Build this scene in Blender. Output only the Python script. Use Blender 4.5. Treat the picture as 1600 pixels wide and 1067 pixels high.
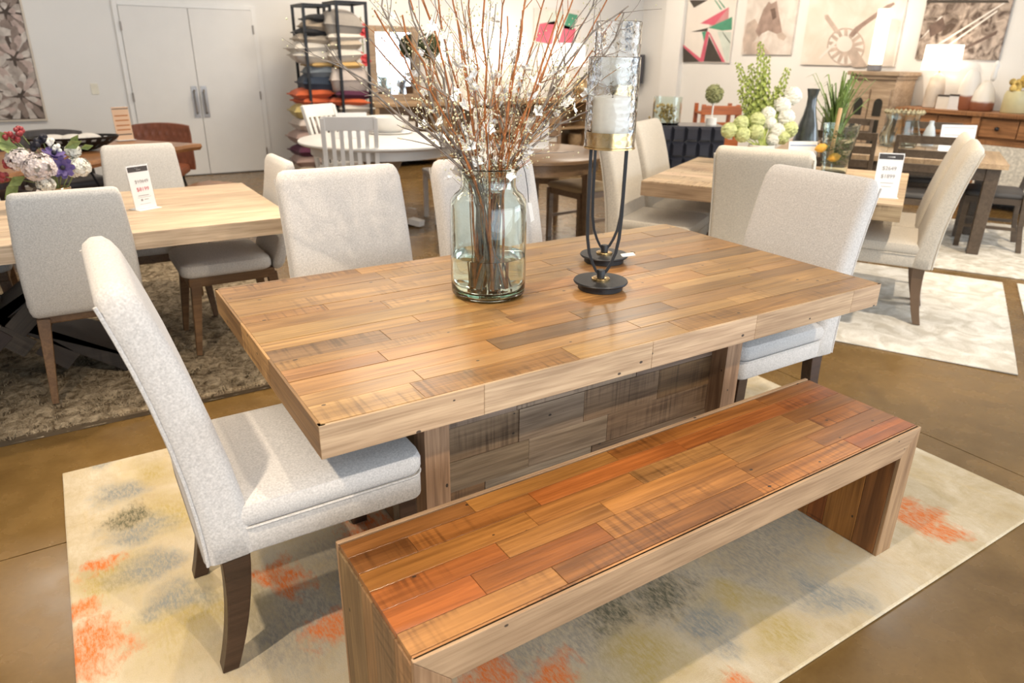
import bpy, bmesh, math, random
from mathutils import Vector, Matrix
random.seed(7)
for o in list(bpy.data.objects): bpy.data.objects.remove(o)
S = bpy.context.scene
C = S.collection
PI = math.pi

# ------------------------------------------------------------------ camera
FPX = 1100.6; CAM = Vector((-1.3404, -1.8203, 1.4761)); YAW, PITCH, ROLL = -0.5664, 0.3863, 0.0149
_f = Vector((-math.sin(YAW)*math.cos(PITCH), math.cos(YAW)*math.cos(PITCH), -math.sin(PITCH)))
_r0 = Vector((math.cos(YAW), math.sin(YAW), 0)); _u0 = _r0.cross(_f)
_r = _r0*math.cos(ROLL) + _u0*math.sin(ROLL); _u = -_r0*math.sin(ROLL) + _u0*math.cos(ROLL)
cd = bpy.data.cameras.new('camera'); cam = bpy.data.objects.new('camera', cd); C.objects.link(cam)
cd.sensor_width = 36; cd.lens = FPX/1600*36; cd.clip_start = 0.05; cd.clip_end = 60
m = Matrix((( _r.x, _u.x, -_f.x, CAM.x), (_r.y, _u.y, -_f.y, CAM.y), (_r.z, _u.z, -_f.z, CAM.z), (0, 0, 0, 1)))
cam.matrix_world = m; S.camera = cam
cd.dof.use_dof = True; cd.dof.focus_distance = 2.0; cd.dof.aperture_fstop = 3.6
def at(px, py, ax, val):
    """world point where the sight line through a pixel meets the plane axis=val"""
    d = _f + _r*((px-800)/FPX) - _u*((py-533.5)/FPX)
    return CAM + d*((val-CAM[ax])/d[ax])

# ------------------------------------------------------------------ world, lights, exposure
w = bpy.data.worlds.new('world'); S.world = w; w.use_nodes = True
w.node_tree.nodes['Background'].inputs[0].default_value = (0.80, 0.90, 1.0, 1)
w.node_tree.nodes['Background'].inputs[1].default_value = 0.35
S.view_settings.view_transform = 'Standard'; S.view_settings.look = 'None'; S.view_settings.gamma = 1
S.view_settings.use_curve_mapping = False
S.view_settings.exposure = 0.62
def area(name, loc, aim, sx, sy, power, col):
    l = bpy.data.lights.new(name, 'AREA'); l.shape = 'RECTANGLE'; l.size = sx; l.size_y = sy; l.energy = power; l.color = col
    o = bpy.data.objects.new(name, l); C.objects.link(o); o.location = loc
    o.rotation_euler = (Vector(aim)-Vector(loc)).to_track_quat('-Z', 'Y').to_euler(); return o
def spot(name, loc, aim, power, ang=70, col=(1.0, 0.84, 0.64), rad=0.05):
    l = bpy.data.lights.new(name, 'SPOT'); l.energy = power; l.color = col; l.spot_size = math.radians(ang); l.spot_blend = 0.7; l.shadow_soft_size = rad
    o = bpy.data.objects.new(name, l); C.objects.link(o); o.location = loc
    o.rotation_euler = (Vector(aim)-Vector(loc)).to_track_quat('-Z', 'Y').to_euler(); return o
# storefront glazing behind the photographer (cool daylight) and track spots (warm), plus added soft ceiling fill
area('storefront_window_light', (1.5, -5.6, 1.5), (1.5, 0, 1.2), 8, 2.6, 175, (0.80, 0.90, 1.0))
area('side_window_light', (7.3, -3.2, 1.5), (2, 0.3, 0.8), 3.5, 2.4, 115, (0.74, 0.87, 1.0))
for i, (x, y) in enumerate([(-1.8, 1.2), (1.6, 1.2), (5.0, 1.2), (-1.8, 5.2), (1.6, 5.2), (5.0, 5.2)]):
    area('ceiling_fill_light', (x, y, 3.55), (x, y, 0), 1.2, 1.2, 30 if y > 3 else 17, (1.0, 0.90, 0.76))  # added area fill for soft warm ambient light, not visible fixtures
spot('track_spot', (-2.3, -1.0, 3.3), (-0.9, -0.1, 0.4), 230, 62)
spot('track_spot', (0.1, -3.3, 3.3), (0.2, -0.7, 0.3), 230, 62)
spot('track_spot', (-0.8, 2.1, 3.4), (0.0, 0.4, 0.8), 170, 70)
spot('track_spot', (2.1, -0.6, 3.4), (2.9, 1.0, 0.3), 210, 75)
spot('track_spot', (-0.4, 2.0, 3.4), (-0.9, 2.2, 0.6), 190, 80)
spot('track_spot', (4.2, -0.4, 3.4), (4.9, 1.6, 0.4), 230, 80)
spot('track_spot', (5.2, 3.6, 3.4), (7.4, 3.6, 1.5), 130, 90)
spot('track_spot', (5.2, 6.4, 3.4), (7.4, 6.0, 1.5), 120, 90)
spot('track_spot', (2.0, 3.4, 3.4), (1.4, 4.4, 0.7), 160, 80)
spot('track_spot', (2.6, 6.0, 3.4), (2.2, 7.6, 1.0), 120, 90, rad=0.35)
spot('track_spot', (4.9, 6.0, 3.4), (4.6, 8.0, 1.0), 60, 95)

# ------------------------------------------------------------------ materials
MATS = {}
def nm(name):
    m = bpy.data.materials.new(name); m.use_nodes = True
    return m, m.node_tree, m.node_tree.nodes['Principled BSDF']
def mat(name, col, rough=0.6, metal=0.0, var=0.12, vscale=6.0, bump=0.0, bscale=200.0, coat=0.0, spec=0.5, sheen=0.0):
    """plain procedural material: colour with soft noise variation and optional fine bump"""
    if name in MATS: return MATS[name]
    m, nt, b = nm(name); N = nt.nodes; L = nt.links
    tc = N.new('ShaderNodeTexCoord'); nz = N.new('ShaderNodeTexNoise'); nz.inputs['Scale'].default_value = vscale; nz.inputs['Detail'].default_value = 4
    L.new(tc.outputs['Object'], nz.inputs['Vector'])
    rp = N.new('ShaderNodeValToRGB')
    rp.color_ramp.elements[0].color = tuple(c*(1-var) for c in col)+(1,); rp.color_ramp.elements[1].color = tuple(min(1, c*(1+var)) for c in col)+(1,)
    rp.color_ramp.elements[0].position = 0.3; rp.color_ramp.elements[1].position = 0.7
    L.new(nz.outputs['Fac'], rp.inputs['Fac']); L.new(rp.outputs['Color'], b.inputs['Base Color'])
    b.inputs['Roughness'].default_value = rough; b.inputs['Metallic'].default_value = metal
    b.inputs['Specular IOR Level'].default_value = spec; b.inputs['Coat Weight'].default_value = coat
    if sheen: b.inputs['Sheen Weight'].default_value = sheen
    if bump:
        n2 = N.new('ShaderNodeTexNoise'); n2.inputs['Scale'].default_value = bscale; n2.inputs['Detail'].default_value = 3
        L.new(tc.outputs['Object'], n2.inputs['Vector'])
        bp = N.new('ShaderNodeBump'); bp.inputs['Strength'].default_value = bump; bp.inputs['Distance'].default_value = 0.004
        L.new(n2.outputs['Fac'], bp.inputs['Height']); L.new(bp.outputs['Normal'], b.inputs['Normal'])
    MATS[name] = m; return m
def emit(name, col, strength):
    if name in MATS: return MATS[name]
    m, nt, b = nm(name); b.inputs['Base Color'].default_value = col+(1,); b.inputs['Emission Color'].default_value = col+(1,); b.inputs['Emission Strength'].default_value = strength
    MATS[name] = m; return m
def glass(name, col=(0.96, 0.99, 0.97), rough=0.0, bump=0, ior=1.45):
    if name in MATS: return MATS[name]
    m, nt, b = nm(name); b.inputs['Base Color'].default_value = col+(1,); b.inputs['Transmission Weight'].default_value = 1; b.inputs['Roughness'].default_value = rough; b.inputs['IOR'].default_value = ior
    if bump:
        n2 = nt.nodes.new('ShaderNodeTexVoronoi'); n2.inputs['Scale'].default_value = 48; tc = nt.nodes.new('ShaderNodeTexCoord'); nt.links.new(tc.outputs['Object'], n2.inputs['Vector'])
        bp = nt.nodes.new('ShaderNodeBump'); bp.inputs['Strength'].default_value = bump; bp.inputs['Distance'].default_value = 0.004
        nt.links.new(n2.outputs['Distance'], bp.inputs['Height']); nt.links.new(bp.outputs['Normal'], b.inputs['Normal'])
    MATS[name] = m; return m
def math_node(nt, op, a, b=None, clamp=False):
    n = nt.nodes.new('ShaderNodeMath'); n.operation = op; n.use_clamp = clamp
    for i, v in enumerate((a, b)):
        if v is None: continue
        if isinstance(v, (int, float)): n.inputs[i].default_value = v
        else: nt.links.new(v, n.inputs[i])
    return n.outputs[0]
def mix(nt, fac, a, b, mode='MIX'):
    n = nt.nodes.new('ShaderNodeMix'); n.data_type = 'RGBA'; n.blend_type = mode; n.clamp_factor = True
    for s, v in ((n.inputs[0], fac), (n.inputs[6], a), (n.inputs[7], b)):
        if isinstance(v, (int, float)): s.default_value = v
        elif isinstance(v, tuple): s.default_value = v if len(v) == 4 else v+(1,)
        else: nt.links.new(v, s)
    return n.outputs[2]
def wood(name, tint=(1, 1, 1), rough=0.4, coat=0.0, objcol=True, saw=0.5, nails=True, grain=1.0, contrast=0.5):
    """timber: grain runs along local X; the piece's own colour comes from the object colour"""
    if name in MATS: return MATS[name]
    m, nt, b = nm(name); N = nt.nodes; L = nt.links
    tc = N.new('ShaderNodeTexCoord'); oi = N.new('ShaderNodeObjectInfo')
    off = N.new('ShaderNodeVectorMath'); off.operation = 'ADD'
    rv = N.new('ShaderNodeCombineXYZ'); L.new(math_node(nt, 'MULTIPLY', oi.outputs['Random'], 37.0), rv.inputs[0]); L.new(math_node(nt, 'MULTIPLY', oi.outputs['Random'], 91.0), rv.inputs[1])
    L.new(tc.outputs['Object'], off.inputs[0]); L.new(rv.outputs[0], off.inputs[1])
    def noise(sc, scale, detail, dist=0.0):
        mp = N.new('ShaderNodeMapping'); mp.inputs['Scale'].default_value = sc; L.new(off.outputs[0], mp.inputs[0])
        n = N.new('ShaderNodeTexNoise'); n.inputs['Scale'].default_value = scale; n.inputs['Detail'].default_value = detail; n.inputs['Distortion'].default_value = dist
        L.new(mp.outputs[0], n.inputs['Vector']); return n.outputs['Fac']
    g1 = noise((1.2, 20*grain, 20*grain), 1.8, 8, 0.9); g2 = noise((5, 150*grain, 150*grain), 1.2, 3); big = noise((2.2, 4, 4), 1.5, 3)
    base = oi.outputs['Color'] if objcol else None
    if base is None:
        rgb = N.new('ShaderNodeRGB'); rgb.outputs[0].default_value = tint+(1,); base = rgb.outputs[0]
    def ramp(v, p0, p1, c0, c1):
        r = N.new('ShaderNodeValToRGB'); r.color_ramp.elements[0].position = p0; r.color_ramp.elements[1].position = p1
        r.color_ramp.elements[0].color = c0+(1,); r.color_ramp.elements[1].color = c1+(1,); L.new(v, r.inputs[0]); return r.outputs[0]
    k = 1-contrast
    col = mix(nt, 1.0, base, ramp(g1, 0.32, 0.62, (k, k*0.92, k*0.85), (1.12, 1.1, 1.05)), 'MULTIPLY')
    col = mix(nt, 0.6, col, ramp(g2, 0.35, 0.6, (0.7, 0.66, 0.6), (1.08, 1.08, 1.08)), 'MULTIPLY')
    col = mix(nt, 0.7, col, ramp(big, 0.3, 0.7, (0.72, 0.7, 0.68), (1.1, 1.1, 1.1)), 'MULTIPLY')
    hgt = g2
    if saw:   # rough-sawn cross marks on some of the pieces
        sm = noise((85, 3.0, 3.0), 1.0, 3, 0.15); patch = noise((3.0, 5, 5), 1.6, 2)
        on = math_node(nt, 'GREATER_THAN', math_node(nt, 'FRACT', math_node(nt, 'MULTIPLY', oi.outputs['Random'], 7.31)), 1-saw)
        f = math_node(nt, 'MULTIPLY', math_node(nt, 'MULTIPLY', math_node(nt, 'SUBTRACT', sm, 0.47, True), 6.0, True), math_node(nt, 'MULTIPLY', math_node(nt, 'SUBTRACT', patch, 0.42, True), 6.0, True))
        col = mix(nt, math_node(nt, 'MULTIPLY', math_node(nt, 'MULTIPLY', f, on), 0.62), col, mix(nt, 1.0, col, (0.30, 0.26, 0.22, 1), 'MULTIPLY'))
    if nails:
        mp = N.new('ShaderNodeMapping'); mp.inputs['Scale'].default_value = (11.0, 17, 17); L.new(off.outputs[0], mp.inputs[0])
        v = N.new('ShaderNodeTexVoronoi'); v.inputs['Scale'].default_value = 1.0; v.inputs['Randomness'].default_value = 1; L.new(mp.outputs[0], v.inputs['Vector'])
        dk = math_node(nt, 'LESS_THAN', v.outputs['Distance'], 0.07)
        col = mix(nt, math_node(nt, 'MULTIPLY', dk, 0.9), col, (0.02, 0.013, 0.01, 1))
    L.new(col, b.inputs['Base Color'])
    L.new(math_node(nt, 'ADD', rough-0.08, math_node(nt, 'MULTIPLY', g1, 0.16)), b.inputs['Roughness'])
    b.inputs['Coat Weight'].default_value = coat; b.inputs['Coat Roughness'].default_value = 0.16
    bp = N.new('ShaderNodeBump'); bp.inputs['Strength'].default_value = 0.25; bp.inputs['Distance'].default_value = 0.002; L.new(hgt, bp.inputs['Height']); L.new(bp.outputs['Normal'], b.inputs['Normal'])
    MATS[name] = m; return m
def fabric(name, col, warm=0.05):
    if name in MATS: return MATS[name]
    m, nt, b = nm(name); N = nt.nodes; L = nt.links; tc = N.new('ShaderNodeTexCoord')
    n1 = N.new('ShaderNodeTexNoise'); n1.inputs['Scale'].default_value = 210; n1.inputs['Detail'].default_value = 2; L.new(tc.outputs['Object'], n1.inputs['Vector'])
    n2 = N.new('ShaderNodeTexNoise'); n2.inputs['Scale'].default_value = 5; L.new(tc.outputs['Object'], n2.inputs['Vector'])
    c = mix(nt, n1.outputs['Fac'], tuple(x*0.55 for x in col), tuple(min(1, x*1.42) for x in col))
    c = mix(nt, math_node(nt, 'MULTIPLY', n2.outputs['Fac'], 0.25), c, tuple(x*0.85 for x in col))
    L.new(c, b.inputs['Base Color']); b.inputs['Roughness'].default_value = 0.95; b.inputs['Specular IOR Level'].default_value = 0.15; b.inputs['Sheen Weight'].default_value = 0.15
    bp = N.new('ShaderNodeBump'); bp.inputs['Strength'].default_value = 0.35; bp.inputs['Distance'].default_value = 0.002; L.new(n1.outputs['Fac'], bp.inputs['Height']); L.new(bp.outputs['Normal'], b.inputs['Normal'])
    MATS[name] = m; return m

# ------------------------------------------------------------------ mesh helpers
class MB:
    def __init__(s): s.v = []; s.f = []
    def add(s, vs, fs):
        k = len(s.v); s.v += [tuple(v) for v in vs]; s.f += [tuple(i+k for i in f) for f in fs]; return s
    def box(s, x0, x1, y0, y1, z0, z1):
        return s.add([(x, y, z) for x in (x0, x1) for y in (y0, y1) for z in (z0, z1)], [(0, 1, 3, 2), (4, 6, 7, 5), (0, 4, 5, 1), (2, 3, 7, 6), (0, 2, 6, 4), (1, 5, 7, 3)])
    def cbox(s, x0, x1, y0, y1, z0, z1, c):
        """box whose top edges are chamfered"""
        v = []
        for (z, i) in ((z0, 0), (z1-c, 0), (z1, c)):
            v += [(x0+i, y0+i, z), (x1-i, y0+i, z), (x1-i, y1-i, z), (x0+i, y1-i, z)]
        return s.add(v, [(3, 2, 1, 0), (8, 9, 10, 11)]+[(a+i, a+(i+1) % 4, a+4+(i+1) % 4, a+4+i) for a in (0, 4) for i in range(4)])
    def prism(s, pts, y0, y1, ax='y'):
        """polygon in the xz plane extruded along y (or in xy along z)"""
        n = len(pts)
        if ax == 'y': v = [(p[0], y0, p[1]) for p in pts]+[(p[0], y1, p[1]) for p in pts]
        elif ax == 'x': v = [(y0, p[0], p[1]) for p in pts]+[(y1, p[0], p[1]) for p in pts]
        else: v = [(p[0], p[1], y0) for p in pts]+[(p[0], p[1], y1) for p in pts]
        return s.add(v, [tuple(range(n)), tuple(range(2*n-1, n-1, -1))]+[(i, n+i, n+(i+1) % n, (i+1) % n) for i in range(n)])
    def loft(s, rings, cap=True):
        n = len(rings[0]); v = [p for r in rings for p in r]; f = []
        for k in range(len(rings)-1):
            for i in range(n): f.append((k*n+i, k*n+(i+1) % n, (k+1)*n+(i+1) % n, (k+1)*n+i))
        if cap: f += [tuple(range(n-1, -1, -1)), tuple((len(rings)-1)*n+i for i in range(n))]
        return s.add(v, f)
    def lathe(s, prof, cx=0, cy=0, n=28, cap=True):
        return s.loft([[(cx+r*math.cos(2*PI*i/n), cy+r*math.sin(2*PI*i/n), z) for i in range(n)] for r, z in prof], cap)
    def tube(s, pts, rad, n=8, closed=False, cap=True):
        pts = [Vector(p) for p in pts]; m = len(pts); rings = []; nrm = None
        for i, p in enumerate(pts):
            if closed: t = (pts[(i+1) % m]-pts[i-1])
            else: t = pts[min(i+1, m-1)]-pts[max(i-1, 0)]
            t = t.normalized() if t.length > 1e-9 else Vector((0, 0, 1))
            if nrm is None: nrm = t.orthogonal().normalized()
            else:
                nrm = nrm-t*nrm.dot(t)
                nrm = nrm.normalized() if nrm.length > 1e-6 else t.orthogonal().normalized()
            bn = t.cross(nrm); r = rad[i] if isinstance(rad, (list, tuple)) else rad
            rings.append([p+(nrm*math.cos(2*PI*k/n)+bn*math.sin(2*PI*k/n))*r for k in range(n)])
        if closed: rings.append(rings[0]); cap = False
        return s.loft(rings, cap)
    def bar(s, a, b, w0, w1=None, d0=None, d1=None, side=(0, 1, 0)):
        """tapered rectangular bar from a to b; w across `side`, d the other way"""
        a = Vector(a); b = Vector(b); w1 = w0 if w1 is None else w1; d0 = w0 if d0 is None else d0; d1 = d0 if d1 is None else d1
        t = (b-a).normalized(); sd = Vector(side); sd = (sd-t*sd.dot(t)).normalized(); o = t.cross(sd); R = []
        for p, ww, dd in ((a, w0, d0), (b, w1, d1)):
            R.append([p+sd*(ww/2*i)+o*(dd/2*j) for i, j in ((-1, -1), (1, -1), (1, 1), (-1, 1))])
        return s.loft(R)
    def ball(s, c, rx, ry=None, rz=None, n=10, m=7, e=1.0):
        ry = rx if ry is None else ry; rz = rx if rz is None else rz; R = []
        for j in range(m+1):
            a = -PI/2+PI*j/m; a = max(-PI/2+0.12, min(PI/2-0.12, a)); ca = math.cos(a)
            R.append([(c[0]+rx*ca*math.cos(2*PI*i/n), c[1]+ry*ca*math.sin(2*PI*i/n), c[2]+rz*math.sin(a)) for i in range(n)])
        return s.loft(R)
    def octa(s, c, r):
        x, y, z = c
        return s.add([(x+r, y, z), (x-r, y, z), (x, y+r, z), (x, y-r, z), (x, y, z+r), (x, y, z-r)], [(0, 2, 4), (2, 1, 4), (1, 3, 4), (3, 0, 4), (2, 0, 5), (1, 2, 5), (3, 1, 5), (0, 3, 5)])
    def cushion(s, x0, x1, y0, y1, z0, z1, e=0.03, crown=0.012, r=0.05):
        cx, cy, a, b = (x0+x1)/2, (y0+y1)/2, (x1-x0)/2, (y1-y0)/2; R = []
        h = z1-z0; e = min(e, h*0.49)
        for z, ins in ((z0, e*0.6), (z0+e*0.25, e*0.2), (z0+e*0.7, 0), (z1-e, 0), (z1-e*0.35, e*0.25), (z1, e*0.9), (z1+crown*0.6, e*2.2), (z1+crown, min(a, b)*0.6)):
            R.append([(cx+p[0], cy+p[1], z) for p in rrect(a-ins, b-ins, max(0.01, r-ins*0.3))])
        return s.loft(R)
    def build(s, name, material, parent=None, smooth=False, loc=(0, 0, 0), rot=(0, 0, 0), bevel=0, color=None, angle=40):
        me = bpy.data.meshes.new(name); me.from_pydata(s.v, [], s.f); me.update()
        bm = bmesh.new(); bm.from_mesh(me); bmesh.ops.recalc_face_normals(bm, faces=bm.faces); bm.to_mesh(me); bm.free()
        if smooth:
            me.polygons.foreach_set('use_smooth', [True]*len(me.polygons)); me.set_sharp_from_angle(angle=math.radians(angle))
        o = link(name, me, material, parent, loc, rot, color)
        if bevel:
            bv = o.modifiers.new('bevel', 'BEVEL'); bv.width = bevel; bv.segments = 2; bv.limit_method = 'ANGLE'
        return o
def link(name, me, material=None, parent=None, loc=(0, 0, 0), rot=(0, 0, 0), color=None):
    if material and not me.materials: me.materials.append(material)
    o = bpy.data.objects.new(name, me); C.objects.link(o); o.location = loc; o.rotation_euler = rot
    if parent: o.parent = parent
    if color: o.color = tuple(color)[:3]+(1,)
    return o
def rrect(a, b, r, k=4):
    r = min(r, a*0.99, b*0.99); P = []
    for cx, cy, a0 in ((a-r, b-r, 0), (-a+r, b-r, PI/2), (-a+r, -b+r, PI), (a-r, -b+r, 1.5*PI)):
        for i in range(k+1):
            t = a0+PI/2*i/k; P.append((cx+r*math.cos(t), cy+r*math.sin(t)))
    return P
def tag(o, label, cat, group=None):
    o['label'] = label; o['category'] = cat
    if group: o['group'] = group
    return o
def struct(o): o['kind'] = 'structure'; return o
def thing(name, label, cat, loc=(0, 0, 0), rz=0, group=None):
    o = bpy.data.objects.new(name, None); C.objects.link(o); o.location = loc; o.rotation_euler = (0, 0, rz); o.empty_display_size = 0.1
    return tag(o, label, cat, group)
def dup(root, loc, rz, label, group=None):
    def cp(o, par):
        c = o.copy(); C.objects.link(c); c.parent = par
        for ch in list(o.children): cp(ch, c)
        return c
    r = cp(root, None); r.location = loc; r.rotation_euler = (0, 0, rz); r['label'] = label
    if group: r['group'] = group
    return r
def text_mesh(body, size, material, parent, loc, rot, name='lettering', align='CENTER'):
    cu = bpy.data.curves.new(name, 'FONT'); cu.body = body; cu.size = size; cu.align_x = align; cu.resolution_u = 3
    t = bpy.data.objects.new(name, cu); C.objects.link(t)
    dg = bpy.context.evaluated_depsgraph_get(); me = bpy.data.meshes.new_from_object(t.evaluated_get(dg))
    bpy.data.objects.remove(t); me.name = name; me.materials.clear()
    return link(name, me, material, parent, loc, rot)

# ------------------------------------------------------------------ the setting
WALL = mat('wall_paint', (0.80, 0.79, 0.77), 0.85, var=0.02, vscale=1.5, bump=0.05, bscale=120)
DOORW = mat('door_paint', (0.79, 0.775, 0.75), 0.5, var=0.015)
TRIM = mat('trim_paint', (0.82, 0.81, 0.79), 0.45, var=0.01)
def concrete():
    m, nt, b = nm('stained_concrete'); N = nt.nodes; L = nt.links; g = N.new('ShaderNodeNewGeometry')
    def nz(sc, d, dist=0):
        n = N.new('ShaderNodeTexNoise'); n.inputs['Scale'].default_value = sc; n.inputs['Detail'].default_value = d; n.inputs['Distortion'].default_value = dist; L.new(g.outputs['Position'], n.inputs['Vector']); return n.outputs['Fac']
    a, bb, c = nz(1.3, 6, 0.8), nz(9, 6), nz(60, 3)
    r = N.new('ShaderNodeValToRGB'); e = r.color_ramp.elements
    e[0].position = 0.3; e[0].color = (0.085, 0.046, 0.0125, 1); e[1].position = 0.72; e[1].color = (0.225, 0.135, 0.045, 1)
    L.new(math_node(nt, 'ADD', math_node(nt, 'MULTIPLY', a, 0.6), math_node(nt, 'ADD', math_node(nt, 'MULTIPLY', bb, 0.28), math_node(nt, 'MULTIPLY', c, 0.12))), r.inputs[0])
    L.new(r.outputs[0], b.inputs['Base Color'])
    L.new(math_node(nt, 'ADD', 0.14, math_node(nt, 'MULTIPLY', bb, 0.24)), b.inputs['Roughness']); b.inputs['Specular IOR Level'].default_value = 0.5
    return m
CONC = concrete(); JOINT = mat('joint_dark', (0.05, 0.03, 0.015), 0.9)
XS = [-5, 1.575, 4.7, 7.45]; YS = [-6, 0.51, 4.3, 8.05]
fl = struct(MB().box(-5, 7.45, -6, 8.05, -0.06, -0.006).build('floor', JOINT))
for i in range(3):
    for j in range(3):
        MB().box(XS[i]+0.0025, XS[i+1]-0.0025, YS[j]+0.0025, YS[j+1]-0.0025, -0.02, 0).build('concrete_slab', CONC, fl)
struct(MB().box(-5, 7.6, 8.05, 8.2, 0, 3.6).build('wall_back', WALL))
struct(MB().box(7.45, 7.6, -1.2, 8.05, 0, 3.6).build('wall_right', WALL))
struct(MB().box(-5.15, -5, -6, 8.2, 0, 3.6).build('wall_left', WALL))
struct(MB().box(-5.15, 7.6, -6, 8.2, 3.6, 3.7).build('ceiling', mat('ceiling_paint', (0.78, 0.76, 0.73), 0.9, var=0.02)))
struct(MB().box(7.36, 7.45, 7.02, 7.42, 0, 3.6).build('trim_2', TRIM))
struct(MB().box(1.085, 7.45, 8.035, 8.05, 0, 0.09).build('baseboard_back', mat('baseboard_grey', (0.2, 0.19, 0.18), 0.6)))
struct(MB().box(7.435, 7.45, -1.2, 7.02, 0, 0.09).build('baseboard_right', MATS['baseboard_grey']))
# double doors with frame
fr = MB(); fr.box(-0.50, -0.445, 8.02, 8.05, 0, 1.985).box(1.025, 1.08, 8.02, 8.05, 0, 1.985).box(-0.445, 1.025, 8.02, 8.05, 1.94, 1.985)
struct(fr.build('trim_1', TRIM, bevel=0.003))
STEEL = mat('brushed_steel', (0.42, 0.39, 0.37), 0.35, 0.9, bump=0.05)
for k, (x0, x1, hx, hg) in enumerate(((-0.443, 0.288, 0.235, -0.443), (0.294, 1.022, 0.345, 1.022))):
    d = struct(MB().box(x0, x1, 8.005, 8.045, 0.012, 1.936).build('door_%d' % (k+1), DOORW, bevel=0.003))
    h = MB().box(hx-0.035, hx+0.035, 7.998, 8.006, 0.70, 1.07).build('push_plate', STEEL, d)
    MB().tube([(hx, 7.998, 0.75), (hx, 7.95, 0.77), (hx, 7.945, 0.88), (hx, 7.95, 1.0), (hx, 7.998, 1.02)], 0.013, 8).build('pull_handle', STEEL, h, smooth=True)
    for z in (0.25, 0.95, 1.72): MB().lathe([(0.009, z-0.05), (0.009, z+0.05)], hg, 8.0, 8).build('hinge', STEEL, d, smooth=True)
sw = thing('light_switch', 'ivory light switch plate on the white wall left of the doors', 'switch', (-0.825, 8.05, 1.045))
MB().box(-0.038, 0.038, -0.008, 0, -0.06, 0.06).build('plate', mat('ivory_plastic', (0.78, 0.74, 0.62), 0.4), sw, bevel=0.003)
MB().box(-0.006, 0.006, -0.018, -0.006, -0.012, 0.014).build('toggle', MATS['ivory_plastic'], sw)

# ------------------------------------------------------------------ timber planks
RECL = wood('reclaimed_timber', rough=0.36, coat=0.22, saw=0.34, contrast=0.36)
EDGE = wood('reclaimed_edge', rough=0.55, saw=0.0, contrast=0.22)
RAW = wood('reclaimed_timber_raw', rough=0.6, saw=0.65, contrast=0.4)
PAL_T = [(.36, .205, .075), (.40, .235, .09), (.33, .18, .062), (.37, .22, .085), (.28, .16, .065), (.42, .25, .10), (.34, .175, .058), (.23, .135, .062), (.39, .215, .075)]
PAL_B = [(.34, .13, .030), (.39, .165, .042), (.30, .105, .024), (.36, .15, .036), (.26, .105, .03), (.37, .115, .027), (.33, .155, .048)]
PAL_P = [(.24, .155, .095), (.30, .21, .14), (.19, .105, .05), (.27, .20, .15), (.16, .085, .04), (.33, .25, .18)]
PAL_E = [(.42, .305, .20), (.46, .34, .23), (.39, .275, .175), (.45, .325, .215)]
def jit(c, a=0.12): k = 1+random.uniform(-a, a); return tuple(max(0.01, x*k*(1+random.uniform(-a/4, a/4))) for x in c)
def plank(par, c, xd, yd, l, wd, t, material, col, name='plank', gap=0.0015, ch=0.0007):
    xd = Vector(xd); yd = Vector(yd); n = xd.cross(yd)
    o = MB().cbox(-l/2+gap/2, l/2-gap/2, -wd/2+gap/2, wd/2-gap/2, 0, t, ch).build(name, material, par, color=col)
    c = Vector(c)
    o.matrix_basis = Matrix(((xd.x, yd.x, n.x, c.x), (xd.y, yd.y, n.y, c.y), (xd.z, yd.z, n.z, c.z), (0, 0, 0, 1)))
    return o
def field(par, o, xd, yd, L, rows, t, material, pal, lens=(0.3, 0.85), uneven=0.0006, name='plank', fixed=None):
    """rows of random-length planks; o = corner on the backing surface"""
    o = Vector(o); X = Vector(xd); Y = Vector(yd); n = X.cross(Y); y = 0
    for ri, wd in enumerate(rows):
        x = 0; first = True
        cuts = list(fixed[ri]) if fixed and fixed[ri] else None
        while x < L-1e-6:
            l = (cuts.pop(0) if cuts else L-x) if fixed and fixed[ri] is not None else (random.uniform(*lens)*(random.uniform(0.4, 1) if first else 1))
            if L-x-l < lens[0]*0.55: l = L-x
            first = False
            plank(par, o+X*(x+l/2)+Y*(y+wd/2)+n*random.uniform(-uneven, uneven), X, Y, l, wd, t, material, jit(random.choice(pal)), name, ch=0.0003)
            x += l
        y += wd

# ------------------------------------------------------------------ dining table
TL, TW, TH, TT = 1.98, 1.062, 0.762, 0.081
tb = thing('dining_table', 'large reclaimed plank dining table with thick top and panelled pedestal', 'table')
MB().box(-TL/2+0.015, TL/2-0.015, -TW/2+0.015, TW/2-0.015, TH-TT, TH-0.016).build('tabletop', RAW, tb, color=(.05, .03, .018))
rows = [0.088, 0.062, 0.08, 0.07, 0.055, 0.085, 0.06, 0.09, 0.075, 0.06, 0.085, 0.066, 0.09, 0.07]; k = (TW-0.012)/sum(rows)
field(tb, (-TL/2+0.006, -TW/2+0.006, TH-0.016), (1, 0, 0), (0, 1, 0), TL-0.012, [r*k for r in rows], 0.016, RECL, PAL_T, (0.32, 0.85))
for s in (-1, 1):   # edge boards
    x = -TL/2
    for l in ((0.395, 0.53, 0.42, 0.48, 0.155) if s < 0 else (0.5, 0.62, 0.45, 0.41)):
        plank(tb, (x+l/2, s*(TW/2-0.015), TH-TT/2-0.0005), (-s, 0, 0), (0, 0, 1), l, TT-0.001, 0.015, EDGE, jit(random.choice(PAL_E), 0.06), 'edge_board', 0.0008)
        x += l
    y = -TW/2+0.001
    for l in (0.4, 0.3, 0.36): plank(tb, (s*(TL/2-0.015), y+l/2, TH-TT/2-0.0005), (0, s, 0), (0, 0, 1), l, TT-0.001, 0.015, RAW, jit(random.choice(PAL_T), 0.06), 'edge_board', 0.0008); y += l
BX, BY = 0.636, 0.272
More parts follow.
